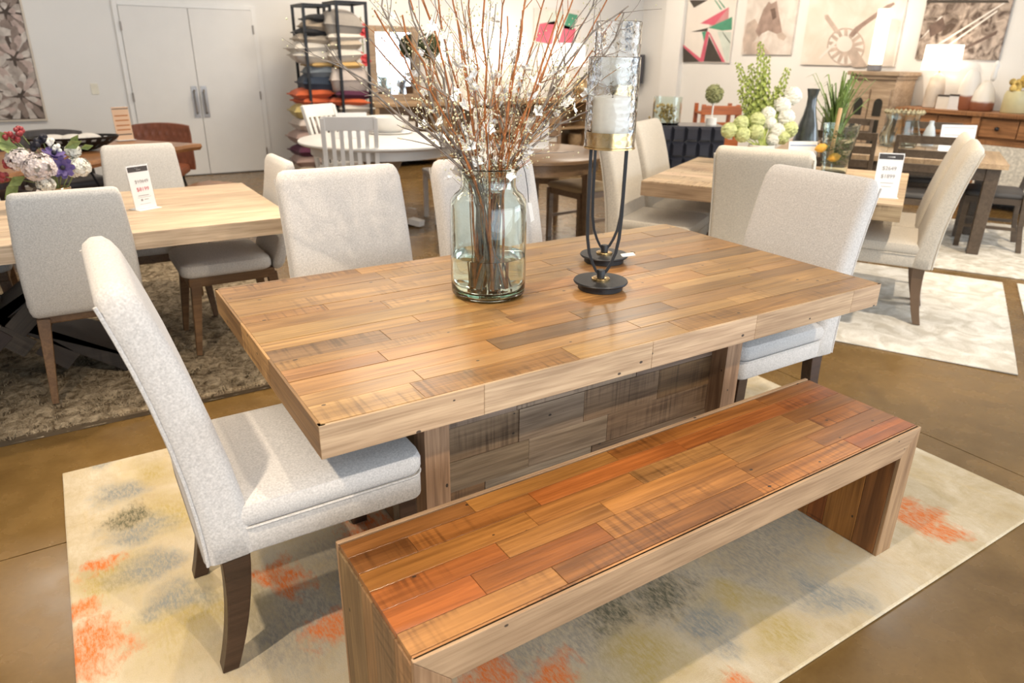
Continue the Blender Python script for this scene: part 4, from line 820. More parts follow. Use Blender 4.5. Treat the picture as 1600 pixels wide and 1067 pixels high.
# local axes: x = U2, y = V2
SW, SD = 1.46, 1.32
MB().box(0.01, SW-0.01, 0.01, SD-0.01, 0.675, 0.745).build('tabletop', BLEACH, st_, color=(.4, .3, .2))
field(st_, (0, 0, 0.745), (1, 0, 0), (0, 1, 0), SW, [0.15, 0.17, 0.14, 0.16, 0.13, 0.17, 0.14, 0.13, 0.13], 0.015, BLEACH, [(.56, .43, .29), (.52, .39, .26), (.60, .47, .33)], (0.4, 0.9))
x = 0
for l in (0.5, 0.4, 0.56): plank(st_, (x+l/2, 0.012, 0.71), (1, 0, 0), (0, 0, 1), l, 0.085, 0.012, BLEACH, jit((.46, .34, .22)), 'edge_board'); x += l
for l0, l1 in ((0, 0.6), (0.6, SD)):
    plank(st_, (SW-0.012, (l0+l1)/2, 0.71), (0, 1, 0), (0, 0, 1), l1-l0, 0.085, 0.012, BLEACH, jit((.46, .34, .22)), 'edge_board')
    plank(st_, (0.012, (l0+l1)/2, 0.71), (0, -1, 0), (0, 0, 1), l1-l0, 0.085, 0.012, BLEACH, jit((.46, .34, .22)), 'edge_board')
MB().box(SW/2-.16, SW/2+.16, SD/2-.16, SD/2+.16, 0.05, 0.675).build('pedestal', BLEACH, st_, color=(.38, .28, .18), bevel=0.004); MB().box(SW/2-.26, SW/2+.26, SD/2-.26, SD/2+.26, 0.0105, 0.05).build('foot', BLEACH, st_, color=(.38, .28, .18), bevel=0.004)
CRM = fabric('cream_twill', (0.62, 0.56, 0.47)); TAUP = mat('taupe_leg', (0.16, 0.10, 0.06), 0.5); G3 = 'cream upholstered chairs around the square table'
cc = parsons('cream_chair', 'cream upholstered chair at the left side of square table, nearer the candle holders', CRM, TAUP, G3, P2(0.05, 0.28), math.atan2(U2.y, U2.x))
dup(cc, P2(0.08, 0.82), math.atan2(U2.y, U2.x), 'cream upholstered chair at the left side of square table, beside the black cabinet')
dup(cc, P2(0.79, -0.10), ANG, 'cream upholstered chair with its flat back towards us at square table')
dup(cc, P2(1.40, 0.56), math.atan2(-U2.y, -U2.x), 'cream upholstered chair on the right of square table, nearest the viewer')
dup(cc, P2(1.38, 1.09), math.atan2(-U2.y, -U2.x), 'cream upholstered chair on the right of square table, partly hidden behind another')
sign('white price sign with dark header on the corner of square table', tuple(at(1381, 308, 2, 0.761)), ANG-PI/2+0.2, 0.13, 0.24, [('text', 0, 0.62, '$2649', (0.12, GREYI)), ('text', 0, 0.44, '$1899', (0.12, GREYI)), ('line', 0, 0.32, 0.5, (0.012, GREYI)), ('line', 0, 0.24, 0.4, (0.01, GREYI)), ('line', 0, 0.9, 0.3, (0.03, PAPER))])
p = at(1250, 236, 2, 0.761); sign('low white card with a blue rule behind the flat-backed cream chair', tuple(at(1250, 268, 2, 0.761)), -0.5, 0.20, 0.20, [('line', 0, 0.84, 0.9, (0.05, mat('blue_rule', (0.3, 0.38, 0.55), 0.6))), ('line', 0, 0.6, 0.5, (0.03, GREYI))], head=False)
# lemon jar
lp = Vector(P2(0.62, 1.08, 0.761)); lp = at(1302, 270, 2, 0.761)
lj = thing('tall_glass_jar', 'flared glass jar filled with lemons and foliage on square table', 'jar', lp)
MB().lathe([(0.07, 0), (0.08, 0.004), (0.115, 0.32), (0.112, 0.32), (0.075, 0.012), (0.004, 0.012)], n=32).build('glass_body', GL, lj, smooth=True)
q = MB(); rr = random.Random(5)
for k in range(260):
    z = rr.uniform(0.05, 0.27); r_ = rr.uniform(0, 0.078+z*0.1); a = rr.uniform(0, 6.28); c = Vector((r_*math.cos(a), r_*math.sin(a), z)); d = Vector((rr.uniform(-1, 1), rr.uniform(-1, 1), rr.uniform(-.2, 1))).normalized()*0.03; s_ = d.cross(Vector((.3, .5, .8))).normalized()*0.008
    q.add([c, c+d*.5+s_, c+d, c+d*.5-s_], [(0, 1, 2, 3)])
t = q.build('jar_foliage', mat('dark_leaf', (0.10, 0.16, 0.06), 0.6, var=0.4, vscale=30), loc=lp); tag(t, 'dark green foliage packed inside the lemon jar', 'foliage'); t['kind'] = 'stuff'
LEM = mat('lemon', (0.75, 0.42, 0.06), 0.5, var=0.12, vscale=20, bump=0.1, bscale=150)
for px, py, lb in ((1283, 231, 'small lemon at the left inside the flared glass jar'), (1303, 246, 'larger lemon low in the flared glass jar')):
    d = (at(px, py, 2, 0.9)-CAM).normalized(); c = CAM+d*((lp-CAM).length-0.075); t = thing('lemon', lb, 'lemon', c, 0.4, 'lemons in the jar')
    MB().lathe([(0.004, -0.042), (0.009, -0.037), (0.022, -0.026), (0.031, 0), (0.022, 0.026), (0.009, 0.037), (0.003, 0.043)], n=18).build('rind', LEM, t, smooth=True, rot=(1.2, 0.4, 0))
tag(MB().tube([(0, 0, 0.10), (0.005, 0, 0.3), (0.012, 0, 0.42)], 0.013, 8).build('wooden_spoon', mat('spoon_wood', (0.55, 0.36, 0.18), 0.6), smooth=True, loc=(lp.x-0.03, lp.y+0.02, lp.z)), 'pale wooden stick rising out of the lemon jar', 'spoon')

# ------------------------------------------------------------------ bouquet, bottle and plant on the square table
def onconsole(px, py=256, z=0.7605):   # a spot on the far half of the square table
    return at(px, py, 2, z)
def inplane(px, py, p):    # point on the sight line at the depth of p
    d = _f+_r*((px-800)/FPX)-_u*((py-533.5)/FPX); return CAM+d*((p-CAM).dot(_f))
bq = onconsole(1185, 262); pot = thing('white_pot', 'white ribbed pot holding the tall green bouquet', 'pot', bq)
MB().lathe([(0.07, 0), (0.08, 0.01), (0.095, 0.10), (0.09, 0.16), (0.085, 0.16), (0.08, 0.02), (0.004, 0.02)], n=28).build('pot_body', mat('white_ceramic', (0.80, 0.78, 0.74), 0.35, var=0.03), pot, smooth=True)
LIME = mat('lime_bell', (0.38, 0.44, 0.12), 0.6, var=0.3, vscale=30); LIME2 = mat('lime_ball', (0.52, 0.56, 0.25), 0.6, var=0.2, vscale=30, bump=0.5, bscale=70); WB = mat('white_bloom', (0.70, 0.69, 0.60), 0.7, var=0.06, bump=0.5, bscale=70)
for k, (px, py) in enumerate(((1183, 66), (1153, 98), (1204, 88), (1226, 106), (1168, 120), (1195, 118), (1210, 135), (1155, 140), (1178, 100))):
    tip = inplane(px, py, bq)+Vector((0, 0.03*((k % 3)-1), 0)); base = bq+Vector((0, 0, 0.14)); t = thing('bell_spire', ('tallest lime green bell spire at the centre', 'left outer lime green bell spire', 'second tallest lime green bell spire', 'right outer lime green bell spire', 'lower left lime green bell spire', 'inner lime green bell spire', 'short lime green bell spire at right', 'lowest lime green bell spire at left', 'lime green bell spire just left of the tallest')[k]+' of the bouquet', 'flower', base, 0, 'lime bell spires')
    e = tip-base; MB().tube([(0, 0, 0), e*0.5+Vector((0, 0, 0.02)), e], 0.004, 5).build('stem', LIME, t)
    q = MB(); rr = random.Random(k)
    n_ = int(e.length/0.011)
    for i in range(n_):
        f = 0.3+0.7*i/n_; a = i*2.4; r_ = 0.038*(1-f*0.65); c = e*f+Vector((math.cos(a)*r_, math.sin(a)*r_, 0)); s_ = 0.024*(1.15-f*0.7)
        d = Vector((math.cos(a), math.sin(a), 0.7)).normalized(); o = d.orthogonal().normalized(); w_ = d.cross(o)
        q.loft([[c+(o*math.cos(h)+w_*math.sin(h))*s_*0.3 for h in (0, 1.26, 2.51, 3.77, 5.03)], [c+d*s_*0.8+(o*math.cos(h)+w_*math.sin(h))*s_ for h in (0, 1.26, 2.51, 3.77, 5.03)]], cap=False)
    q.build('bells', LIME, t)['kind'] = 'stuff'
for k, (px, py, r_, mm) in enumerate((a, b, c_*0.72, d_) for a, b, c_, d_ in ((1139, 204, 0.075, 0), (1158, 192, 0.07, 0), (1160, 210, 0.075, 0), (1181, 206, 0.075, 0), (1183, 188, 0.075, 0), (1200, 178, 0.07, 1), (1203, 192, 0.06, 1), (1214, 205, 0.075, 1), (1222, 214, 0.07, 0), (1233, 202, 0.08, 0), (1228, 184, 0.08, 1), (1207, 219, 0.06, 1), (1222, 165, 0.08, 1), (1238, 150, 0.085, 1))):
    c = inplane(px, py, bq); c = c+(CAM-c).normalized()*0.07; t = thing('snowball_bloom', ('lime' if mm == 0 else 'white')+' snowball bloom, '+('far left of the bouquet', 'upper left beside a spire', 'second from the left, low', 'low at the centre', 'just above the low centre bloom', 'high centre', 'under the high centre one', 'right of centre', 'low right of centre', 'far right edge', 'right, under the tall white pair', 'lowest of all', 'tall white pair, lower', 'tall white pair, upper')[k], 'flower', c, 0, 'snowball blooms')
    q = MB().ball((0, 0, 0), r_, r_, r_*0.95, 26, 18); rb = random.Random(k*5+1); r_ *= 1; q.v = [tuple(c_*(1+rb.uniform(-.10, .13)) for c_ in v) for v in q.v]
    q.build('bloom', WB if mm else LIME2, t); MB().tube([(0, 0, 0), bq+Vector((0, 0, 0.13))-c], 0.004, 5).build('stem', LIME, t)
bp2 = onconsole(1252, 258); t = thing('bottle_vase', 'dark glazed bottle-shaped vase with slim neck beside the bouquet', 'vase', bp2)
MB().lathe([(0.09, 0), (0.10, 0.008), (0.10, 0.06), (0.088, 0.17), (0.066, 0.28), (0.045, 0.35), (0.034, 0.41), (0.031, 0.47), (0.042, 0.52), (0.044, 0.525), (0.037, 0.523), (0.025, 0.47), (0.004, 0.45)], n=32).build('vase_body', mat('dark_glaze', (0.04, 0.045, 0.045), 0.15, var=0.4, vscale=15, coat=0.5), t, smooth=True, angle=80)
gp = onconsole(1296, 246); t = thing('grass_plant', 'spiky green grass plant in a pot behind the lemon jar', 'plant', gp)
MB().lathe([(0.07, 0), (0.09, 0.12), (0.085, 0.12), (0.07, 0.1), (0.004, 0.1)], n=20).build('pot', TAUP, t, smooth=True)
rr = random.Random(9); GR = mat('grass_green', (0.14, 0.21, 0.05), 0.5, var=0.4, vscale=10)
for k in range(70):
    a = rr.uniform(0, 2*PI); out = rr.uniform(0.05, 0.34); up = rr.uniform(0.35, 0.62)-out*0.3; w_ = rr.uniform(0.006, 0.011); o = Vector((-math.sin(a), math.cos(a), 0))*w_; P = [Vector((math.cos(a)*0.03, math.sin(a)*0.03, 0.09)), Vector((math.cos(a)*out*.35, math.sin(a)*out*.35, 0.09+up*.65)), Vector((math.cos(a)*out*.75, math.sin(a)*out*.75, 0.09+up)), Vector((math.cos(a)*out, math.sin(a)*out, 0.09+up*0.93))]
    q = MB(); q.add([P[0]-o, P[0]+o, P[1]-o, P[1]+o, P[2]-o*.7, P[2]+o*.7, P[3]], [(0, 1, 3, 2), (2, 3, 5, 4), (4, 5, 6)]); q.build('grass_blade', GR, t)

# ------------------------------------------------------------------ tufted cabinet, orange shelf, column speaker
ct = at(1072, 197, 2, 0.90); t = thing('tufted_cabinet', 'black studded cabinet behind the cream chairs', 'cabinet', (ct.x, ct.y, 0), math.radians(-35)); TUF = mat('black_lacquer', (0.028, 0.03, 0.042), 0.25, var=0.2, coat=0.4)
MB().box(-0.36, 0.36, 0.0, 0.4, 0.05, 0.90).build('body', TUF, t, bevel=0.005)
sm = MB().loft([[(-.06, 0, -.068), (.06, 0, -.068), (.06, 0, .068), (-.06, 0, .068)], [(-.04, -.028, -.045), (.04, -.028, -.045), (.04, -.028, .045), (-.04, -.028, .045)]]).build('stud', TUF, t); sme = sm.data; bpy.data.objects.remove(sm)
for j in range(6):
    for i in range(6): link('stud', sme, None, t, (-0.30+0.12*i, 0, 0.14+0.138*j))
for sx in (-.31, .31): MB().box(sx-.03, sx+.03, 0.05, 0.35, 0, 0.05).build('foot', TUF, t)
g = thing('moss_terrarium', 'glass terrarium of golden moss on the black cabinet', 'terrarium', (ct.x-0.02, ct.y+0.24, 0.90)); MB().lathe([(.11, 0), (.13, .02), (.13, .24), (.126, .24), (.126, .02), (.004, .015)], n=24).build('glass_body', GL, g, smooth=True)
q = MB(); rr = random.Random(2)
for k in range(90): q.octa((rr.gauss(0, .045), rr.gauss(0, .045), rr.uniform(.03, .17)), rr.uniform(.012, .022))
q.build('moss', mat('gold_moss', (0.50, 0.36, 0.13), 0.8, var=0.5, vscale=40), g)
g = thing('topiary_ball', 'small green ball topiary on a stem beside the orange shelf', 'plant', (ct.x+0.34, ct.y+0.02, 0.90)); q = MB(); q.ball((0, 0, .27), .075, n=12, m=8)
for k in range(120): a = Vector((rr.gauss(0, 1), rr.gauss(0, 1), rr.gauss(0, 1))).normalized(); q.octa(Vector((0, 0, .27))+a*.078, .014)
q.build('foliage', mat('topiary_green', (0.30, 0.31, 0.14), 0.7, var=0.4, vscale=40), g); MB().lathe([(.05, 0), (.05, .06), (.008, .06), (.008, .22)], n=12).build('pot', MATS['white_ceramic'], g, smooth=True)
os_ = at(1127, 165, 2, 0.97); ORW = wood('orange_stain', tint=(0.55, 0.15, 0.03), rough=0.4, objcol=False, saw=0, nails=False, contrast=0.25); t = thing('slatted_shelf', 'orange stained slatted shelf unit behind the green bouquet', 'shelf', (os_.x, os_.y, 0), math.radians(-30))
for sx in (-.2, .2):
    for sy in (0, .3): MB().box(sx-.02, sx+.02, sy-.02, sy+.02, 0, 0.98).build('upright', ORW, t)
for z in (0.12, 0.31, 0.50, 0.69, 0.87): MB().box(-.235, .235, -.045, -.02, z, z+0.1).build('slat', ORW, t, bevel=0.004); MB().box(-.22, .22, -.02, .32, z, z+0.02).build('shelf_board', ORW, t)
spk = thing('wall_speaker', 'dark box speaker mounted on the corner of the far walls', 'speaker', tuple(at(996, 108, 0, 7.30)), math.radians(-50)); MB().box(-.1, .1, -.08, .08, -.23, .23).build('box', mat('speaker_grey', (0.06, 0.06, 0.075), 0.6), spk, bevel=0.008); MB().box(-.03, .03, .07, .2, .1, .16).build('bracket', IRON, spk)

# ------------------------------------------------------------------ right wall: sideboard, arched cabinet, lamps, vases
SBW = wood('rustic_sideboard', tint=(0.36, 0.17, 0.07), rough=0.5, objcol=False, saw=0.4, nails=True, contrast=0.4); LINENP = mat('wire_panel', (0.62, 0.58, 0.50), 0.8, var=0.25, vscale=40, bump=0.4, bscale=60)
t = thing('rustic_sideboard', 'long rustic brown sideboard with pale mesh panels along right wall', 'sideboard', (7.0, 1.35, 0), -PI/2)
MB().box(-1.72, 1.72, -0.02, 0.43, 0.94, 0.985).build('top', SBW, t, bevel=0.005)
MB().box(-1.68, 1.68, 0.06, 0.42, 0.12, 0.94).build('body', SBW, t)
for i in range(5): MB().box(-1.70+i*0.83, -1.62+i*0.83, 0.0, 0.08, 0, 0.94).build('post', SBW, t, bevel=0.004)
for i in range(4):
    for k in range(2):
        x0 = -1.615+i*0.83+k*0.375; d = MB().box(x0, x0+0.365, 0.03, 0.07, 0.74, 0.92).build('drawer', SBW, t, bevel=0.004); MB().ball((x0+0.18, 0.01, 0.83), 0.022, n=10, m=6).build('knob', IRON, d, smooth=True)
    d = MB().box(-1.61+i*0.83, -0.88+i*0.83, 0.04, 0.065, 0.13, 0.71).build('door', SBW, t); MB().box(-1.55+i*0.83, -0.94+i*0.83, 0.03, 0.04, 0.19, 0.66).build('mesh_panel', LINENP, d)
GW = wood('greige_wood', tint=(0.42, 0.32, 0.23), rough=0.6, objcol=False, saw=0, nails=False, contrast=0.25); DPANE = mat('dark_pane', (0.03, 0.03, 0.025), 0.2)
t = thing('arched_cabinet', 'greige wooden cabinet with dark arched panes below the propeller picture', 'cabinet', (7.02, 3.43, 0), -PI/2)
MB().box(-0.28, 0.28, 0, 0.4, 0, 1.31).build('body', GW, t, bevel=0.004); MB().box(-0.33, 0.33, -0.05, 0.41, 1.31, 1.355).build('cornice', GW, t, bevel=0.008); MB().box(-0.30, 0.30, -0.025, 0.40, 1.27, 1.31).build('moulding', GW, t, bevel=0.006)
for s in (-1, 1):
    d = MB().box(min(s*0.01, s*0.25), max(s*0.01, s*0.25), -0.02, 0, 0.12, 1.16).build('door', GW, t, bevel=0.003)
    cx = s*0.125; arch = [(cx-0.055, 0.86), (cx+0.055, 0.86), (cx+0.055, 1.0)]+[(cx+0.055*math.cos(a*PI/8), 1.0+0.06*math.sin(a*PI/8)) for a in range(1, 8)]+[(cx-0.055, 1.0)]
    MB().prism(arch, -0.024, -0.019).build('arched_pane', DPANE, d)
    for z in (0.66, 0.44, 0.22): MB().box(cx-0.05, cx+0.05, -0.024, -0.019, z, z+0.16).build('pane', DPANE, d)
SHADE = emit('lit_shade', (1.0, 0.90, 0.76), 1.5)
def lamp(label, loc, base_prof, r0, r1, zs, hs, basem, group='lit table lamps', power=8):
    t = thing('table_lamp', label, 'lamp', loc, 0, group)
    MB().lathe(base_prof, n=24).build('lamp_base', basem, t, smooth=True)
    MB().lathe([(0.008, base_prof[-1][1]), (0.008, zs+hs*0.6)], n=8).build('stem', BRASS, t)
    MB().lathe([(r0, zs), (r1, zs+hs), (r1-0.004, zs+hs), (r0-0.004, zs)], n=32, cap=False).build('shade', SHADE, t, smooth=True)
    MB().ball((0, 0, zs+hs*0.5), 0.03, n=10, m=6).build('bulb', emit('bulb', (1, 0.9, 0.75), 8), t, smooth=True)
TAUPC = mat('taupe_ceramic', (0.52, 0.44, 0.36), 0.5, var=0.15, vscale=8)
lp1 = at(1455, 169, 0, 7.2); lamp('lit white drum-shade lamp with tall taupe base on the sideboard', (7.2, lp1.y, 0.985), [(0.09, 0), (0.10, 0.01), (0.095, 0.2), (0.075, 0.32), (0.03, 0.36), (0.012, 0.37)], 0.19, 0.185, 0.40, 0.26, TAUPC)
lp2 = at(1375, 60, 0, 7.2); lamp('tall slim lit lantern lamp standing on the arched cabinet', (7.2, lp2.y, 1.355), [(0.07, 0), (0.08, 0.01), (0.08, 0.07), (0.02, 0.08)], 0.075, 0.075, 0.08, 0.60, mat('lamp_grey', (0.2, 0.2, 0.22), 0.5))
def vase(name, label, px, prof, material, cat='vase', dz=0.985, x=7.2):
    p = at(px, 170, 0, x); t = thing(name, label, cat, (x, p.y, dz)); MB().lathe(prof, n=28).build('vase_body', material, t, smooth=True, angle=80); return t
def ombre(name, lo, hi, z0):
    m, nt, b = nm(name); g = nt.nodes.new('ShaderNodeTexCoord'); s = nt.nodes.new('ShaderNodeSeparateXYZ'); nt.links.new(g.outputs['Object'], s.inputs[0]); n = nt.nodes.new('ShaderNodeTexNoise'); n.inputs['Scale'].default_value = 9
    nt.links.new(g.outputs['Object'], n.inputs['Vector']); f = math_node(nt, 'MULTIPLY', math_node(nt, 'SUBTRACT', math_node(nt, 'ADD', s.outputs['Z'], math_node(nt, 'MULTIPLY', n.outputs['Fac'], 0.04)), z0), 40.0, True); nt.links.new(mix(nt, f, lo, hi), b.inputs['Base Color']); b.inputs['Roughness'].default_value = 0.4; return m
vase('two_tone_vase', 'tall two-tone vase, white above rust brown, on the sideboard', 1508, [(0.09, 0), (0.105, 0.01), (0.11, 0.15), (0.095, 0.28), (0.06, 0.38), (0.035, 0.41), (0.03, 0.405), (0.004, 0.38)], ombre('ombre_tall', (.28, .10, .05), (.72, .68, .63), 0.16))
vase('two_tone_vase', 'shorter bulbous two-tone vase, white above rust brown, on the sideboard', 1532, [(0.10, 0), (0.115, 0.01), (0.115, 0.10), (0.095, 0.2), (0.05, 0.28), (0.02, 0.31), (0.004, 0.3)], ombre('ombre_short', (.25, .09, .045), (.72, .67, .60), 0.10))
vase('ceramic_bird', 'white ceramic bird perched above the short two-tone vase', 1540, [(0.004, 0.30), (0.02, 0.31), (0.03, 0.34), (0.022, 0.40), (0.03, 0.46), (0.015, 0.5), (0.004, 0.51)], MATS['white_ceramic'], 'figurine')
t = vase('square_vase', 'squat yellow-green vase with blooms at the right of sideboard', 1584, [(0.11, 0), (0.12, 0.01), (0.115, 0.18), (0.10, 0.22), (0.09, 0.21), (0.004, 0.2)], mat('celadon', (0.58, 0.52, 0.30), 0.4))
q = MB()
for k in range(14): q.ball((rr.gauss(0, .04), rr.gauss(0, .04), .27+rr.gauss(0, .045)), .035, n=8, m=6)
q.build('blooms', mat('mustard_bloom', (0.60, 0.42, 0.12), 0.7, var=0.5, vscale=15), t, smooth=True)
for px, w_, h_, lb, mm in ((1470, 0.13, 0.13, 'small cream framed card beside the lamp on the sideboard', (0.68, 0.62, 0.54)), (1488, 0.12, 0.14, 'small grey-topped framed card next to the two-tone vase', (0.70, 0.68, 0.67))):
    p = at(px, 170, 0, 7.1); t = thing('framed_card', lb, 'frame', (7.1, p.y, 0.985), -PI/2); MB().box(-w_/2, w_/2, 0, 0.02, 0, h_).build('card', mat('card_'+str(px), mm, 0.6), t); MB().box(-w_/2, w_/2, -0.003, 0.02, h_, h_+0.02).build('top_rail', HEAD, t)
p = at(1483, 142, 0, 7.2); tag(MB().ball((0, 0, 0), 0.055, n=14, m=9).build('coral_orb', mat('coral_orb', (0.65, 0.20, 0.13), 0.5), smooth=True, loc=(7.2, p.y-0.02, 1.04)), 'coral red orb ornament behind the framed cards', 'ornament')

# ------------------------------------------------------------------ dark table with ladder-back chairs
ESP = wood('espresso_wood', tint=(0.095, 0.068, 0.046), rough=0.45, objcol=False, saw=0, nails=False, contrast=0.25); TANTOP = wood('tan_top', tint=(0.46, 0.34, 0.22), rough=0.4, objcol=False, saw=0, nails=False, contrast=0.15)
N_ = Vector((4.88, 0.83)); A3 = math.radians(29); DV = Vector((math.cos(A3), math.sin(A3))); DU = Vector((-math.sin(A3), math.cos(A3)))
def P3(u, v, z=0): p = N_+DU*u+DV*v; return (p.x, p.y, z)
t = thing('dark_dining_table', 'dark-legged dining table with tan top at the right back', 'table', (N_.x, N_.y, 0), A3)   # local x = depth, y = length
DL, DW = 1.75, 0.98
y = 0
for i in range(6): MB().cbox(0, DW, y+0.001, y+DL/6-0.001, 0.70, 0.742, 0.003).build('top_board', TANTOP, t); y += DL/6
for x0, x1, y0, y1 in ((0.05, 0.075, 0.06, DL-0.06), (DW-0.075, DW-0.05, 0.06, DL-0.06), (0.06, DW-0.06, 0.05, 0.075), (0.06, DW-0.06, DL-0.075, DL-0.05)): MB().box(x0, x1, y0, y1, 0.60, 0.70).build('apron', ESP, t)
for lx in (0.09, DW-0.09):
    for ly in (0.09, DL-0.09): MB().bar((lx, ly, 0.70), (lx, ly, 0.0105), 0.10, 0.085).build('leg', ESP, t, bevel=0.004)
def ladder(name, label, wd, seatm, group, loc, rz, h=0.93, slats=(0.90, 0.79, 0.68), cat='chair', src=[{}], wdt=0.44):
    key = (wd.name, seatm.name)
    if key in src[0]: return dup(src[0][key], loc, rz, label, group)
    t = thing(name, label, cat, loc, rz, group)
    for s in (-1, 1):
        R = []
        for z, x in ((0, -0.25), (0.2, -0.215), (0.45, -0.20), (0.7, -0.235), (h, -0.30)): R.append([(x-.02, s*wdt/2-.016, z), (x+.02, s*wdt/2-.016, z), (x+.02, s*wdt/2+.016, z), (x-.02, s*wdt/2+.016, z)])
        MB().loft(R).build('back_post', wd, t, bevel=0.003); MB().bar((0.20, s*0.195, 0.43), (0.20, s*0.195, 0), 0.042, 0.03).build('leg', wd, t)
        MB().box(-0.19, 0.19, s*0.2-0.01, s*0.2+0.01, 0.17, 0.195).build('stretcher', wd, t)
    for z in slats: x = -0.235-(z-0.7)*0.29; MB().prism([(x-.012, z-.03), (x+.008, z-.032), (x+.0, z+.03), (x-.02, z+.03)], -wdt/2, wdt/2).build('slat', wd, t)
    MB().box(-0.2, 0.21, -0.21, 0.21, 0.38, 0.43).build('seat_rail', wd, t); MB().cushion(-0.2, 0.23, -0.22, 0.22, 0.43, 0.475, 0.02, 0.01, 0.04).build('seat', seatm, t, smooth=True)
    src[0][key] = t; return t
DSEAT = mat('charcoal_vinyl', (0.06, 0.055, 0.052), 0.5); G4 = 'dark ladder-back chairs at the tan-topped table'
ladder('ladder_chair', 'dark ladder-back chair on near side of dark table, behind the second price sign', ESP, DSEAT, G4, P3(0.58, 0.06, 0.0105), A3)
ladder('ladder_chair', 'dark ladder-back chair on near side of dark table, farther left behind the lemon jar', ESP, DSEAT, G4, P3(1.18, 0.06, 0.0105), A3)
ladder('ladder_chair', 'dark ladder-back chair at the right end of dark table by the frame edge', ESP, DSEAT, G4, P3(0.0, 0.52, 0.0105), A3+PI/2)
ladder('ladder_chair', 'dark ladder-back chair on far side of dark table before the sideboard', ESP, DSEAT, G4, P3(0.55, 1.02, 0.0105), A3+PI)
ladder('ladder_chair', 'dark ladder-back chair on far side of dark table near the glass cloche', ESP, DSEAT, G4, P3(1.3, 1.02, 0.0105), A3+PI)
def ondark(px, py): return at(px, py, 2, 0.742)
cl = ondark(1402, 229); t = thing('glass_cloche', 'wide glass hurricane bowl on the dark table', 'glass bowl', cl)
MB().lathe([(0.10, 0), (0.15, 0.008), (0.17, 0.09), (0.13, 0.22), (0.15, 0.30), (0.147, 0.30), (0.126, 0.22), (0.165, 0.09), (0.145, 0.016), (0.004, 0.016)], n=32).build('glass_body', GL, t, smooth=True)
q = MB()
for k in range(26): a = k*2*PI/26; q.octa((0.155*math.cos(a), 0.155*math.sin(a), 0.305), 0.022)
q.build('moss_rim', mat('moss_rim', (0.36, 0.32, 0.2), 0.8, var=0.5, vscale=30), t)
bt = ondark(1448, 227); t = thing('blue_bottle', 'pale blue ceramic bottle on the dark table', 'bottle', bt); MB().lathe([(0.05, 0), (0.055, 0.01), (0.052, 0.1), (0.035, 0.16), (0.02, 0.19), (0.02, 0.22), (0.004, 0.22)], n=20).build('bottle_body', mat('pale_blue', (0.62, 0.68, 0.72), 0.35), t, smooth=True)
sign('wide white printed placard standing on the dark table', tuple(ondark(1492, 236)), math.radians(-35), 0.30, 0.22, [('line', 0, 0.88, 0.9, (0.03, GREYI)), ('line', 0, 0.6, 0.8, (0.03, GREYI)), ('line', 0, 0.35, 0.8, (0.03, GREYI))], head=False)

# ------------------------------------------------------------------ white round table set
WHT = mat('white_paint', (0.82, 0.80, 0.77), 0.4, var=0.03); WX, WY = 1.17, 4.38
t = thing('white_round_table', 'white round pedestal table in front of the pillow racks', 'table', (WX, WY, 0))
MB().lathe([(0.68, 0.72), (0.71, 0.725), (0.73, 0.74), (0.73, 0.752), (0.72, 0.76), (0.01, 0.76)], n=56).build('tabletop', WHT, t, smooth=True); MB().lathe([(0.62, 0.64), (0.625, 0.64), (0.625, 0.72), (0.6, 0.72)], n=56).build('apron', WHT, t, smooth=True)
MB().lathe([(0.30, 0.03), (0.30, 0.09), (0.17, 0.12), (0.13, 0.2), (0.16, 0.34), (0.13, 0.45), (0.18, 0.56), (0.25, 0.64)], n=32).build('pedestal', GW, t, smooth=True)
for k in range(4): a = k*PI/2+0.5; MB().bar((0.1*math.cos(a), 0.1*math.sin(a), 0.07), (0.42*math.cos(a), 0.42*math.sin(a), 0.035), 0.09, 0.08, 0.06, 0.05, side=(-math.sin(a), math.cos(a), 0)).build('foot', WHT, t)
def slatchair(label, loc, rz, src=[None], group='white slat-back chairs'):
    if src[0]: return dup(src[0], loc, rz, label)
    t = thing('slat_chair', label, 'chair', loc, rz, group)
    for s in (-1, 1):
        R = []
        for z, x in ((0, -0.27), (0.25, -0.21), (0.45, -0.20), (0.7, -0.235), (1.0, -0.33)): R.append([(x-.02, s*.205-.018, z), (x+.02, s*.205-.018, z), (x+.02, s*.205+.018, z), (x-.02, s*.205+.018, z)])
        MB().loft(R).build('back_post', WHT, t, bevel=0.004); MB().bar((0.2, s*0.19, 0.44), (0.2, s*0.19, 0), 0.042, 0.03).build('leg', WHT, t)
    MB().prism([(-.312, .90), (-.29, .90), (-.325, 1.01), (-.347, 1.01)], -.21, .21).build('crest_rail', WHT, t, bevel=0.004)
    for k in range(5):
        yy = -.132+.066*k; R = []
        for z, x in ((0.46, -0.2), (0.6, -0.22), (0.75, -0.25), (0.91, -0.303)): R.append([(x-.007, yy-.016, z), (x+.007, yy-.016, z), (x+.007, yy+.016, z), (x-.007, yy+.016, z)])
        MB().loft(R).build('slat', WHT, t)
    MB().cushion(-.22, .23, -.22, .22, .43, .465, .012, .0, .03).build('seat', WHT, t, smooth=True); MB().box(-.19, .2, -.19, .19, .38, .43).build('seat_rail', WHT, t)
    src[0] = t; return t
slatchair('white slat-back chair with its back to us at white round table', (0.77, 4.07, 0), math.radians(70)); slatchair('white slat-back chair behind the left rim of white round table', (1.05, 4.95, 0), math.radians(-60)); slatchair('white slat-back chair at the right of white round table', (1.78, 4.2, 0), math.radians(170))
p = at(606, 207, 2, 0.761); t = thing('ribbed_bowl', 'large white ribbed bowl on the white round table', 'bowl', p)
n = 72; R = []
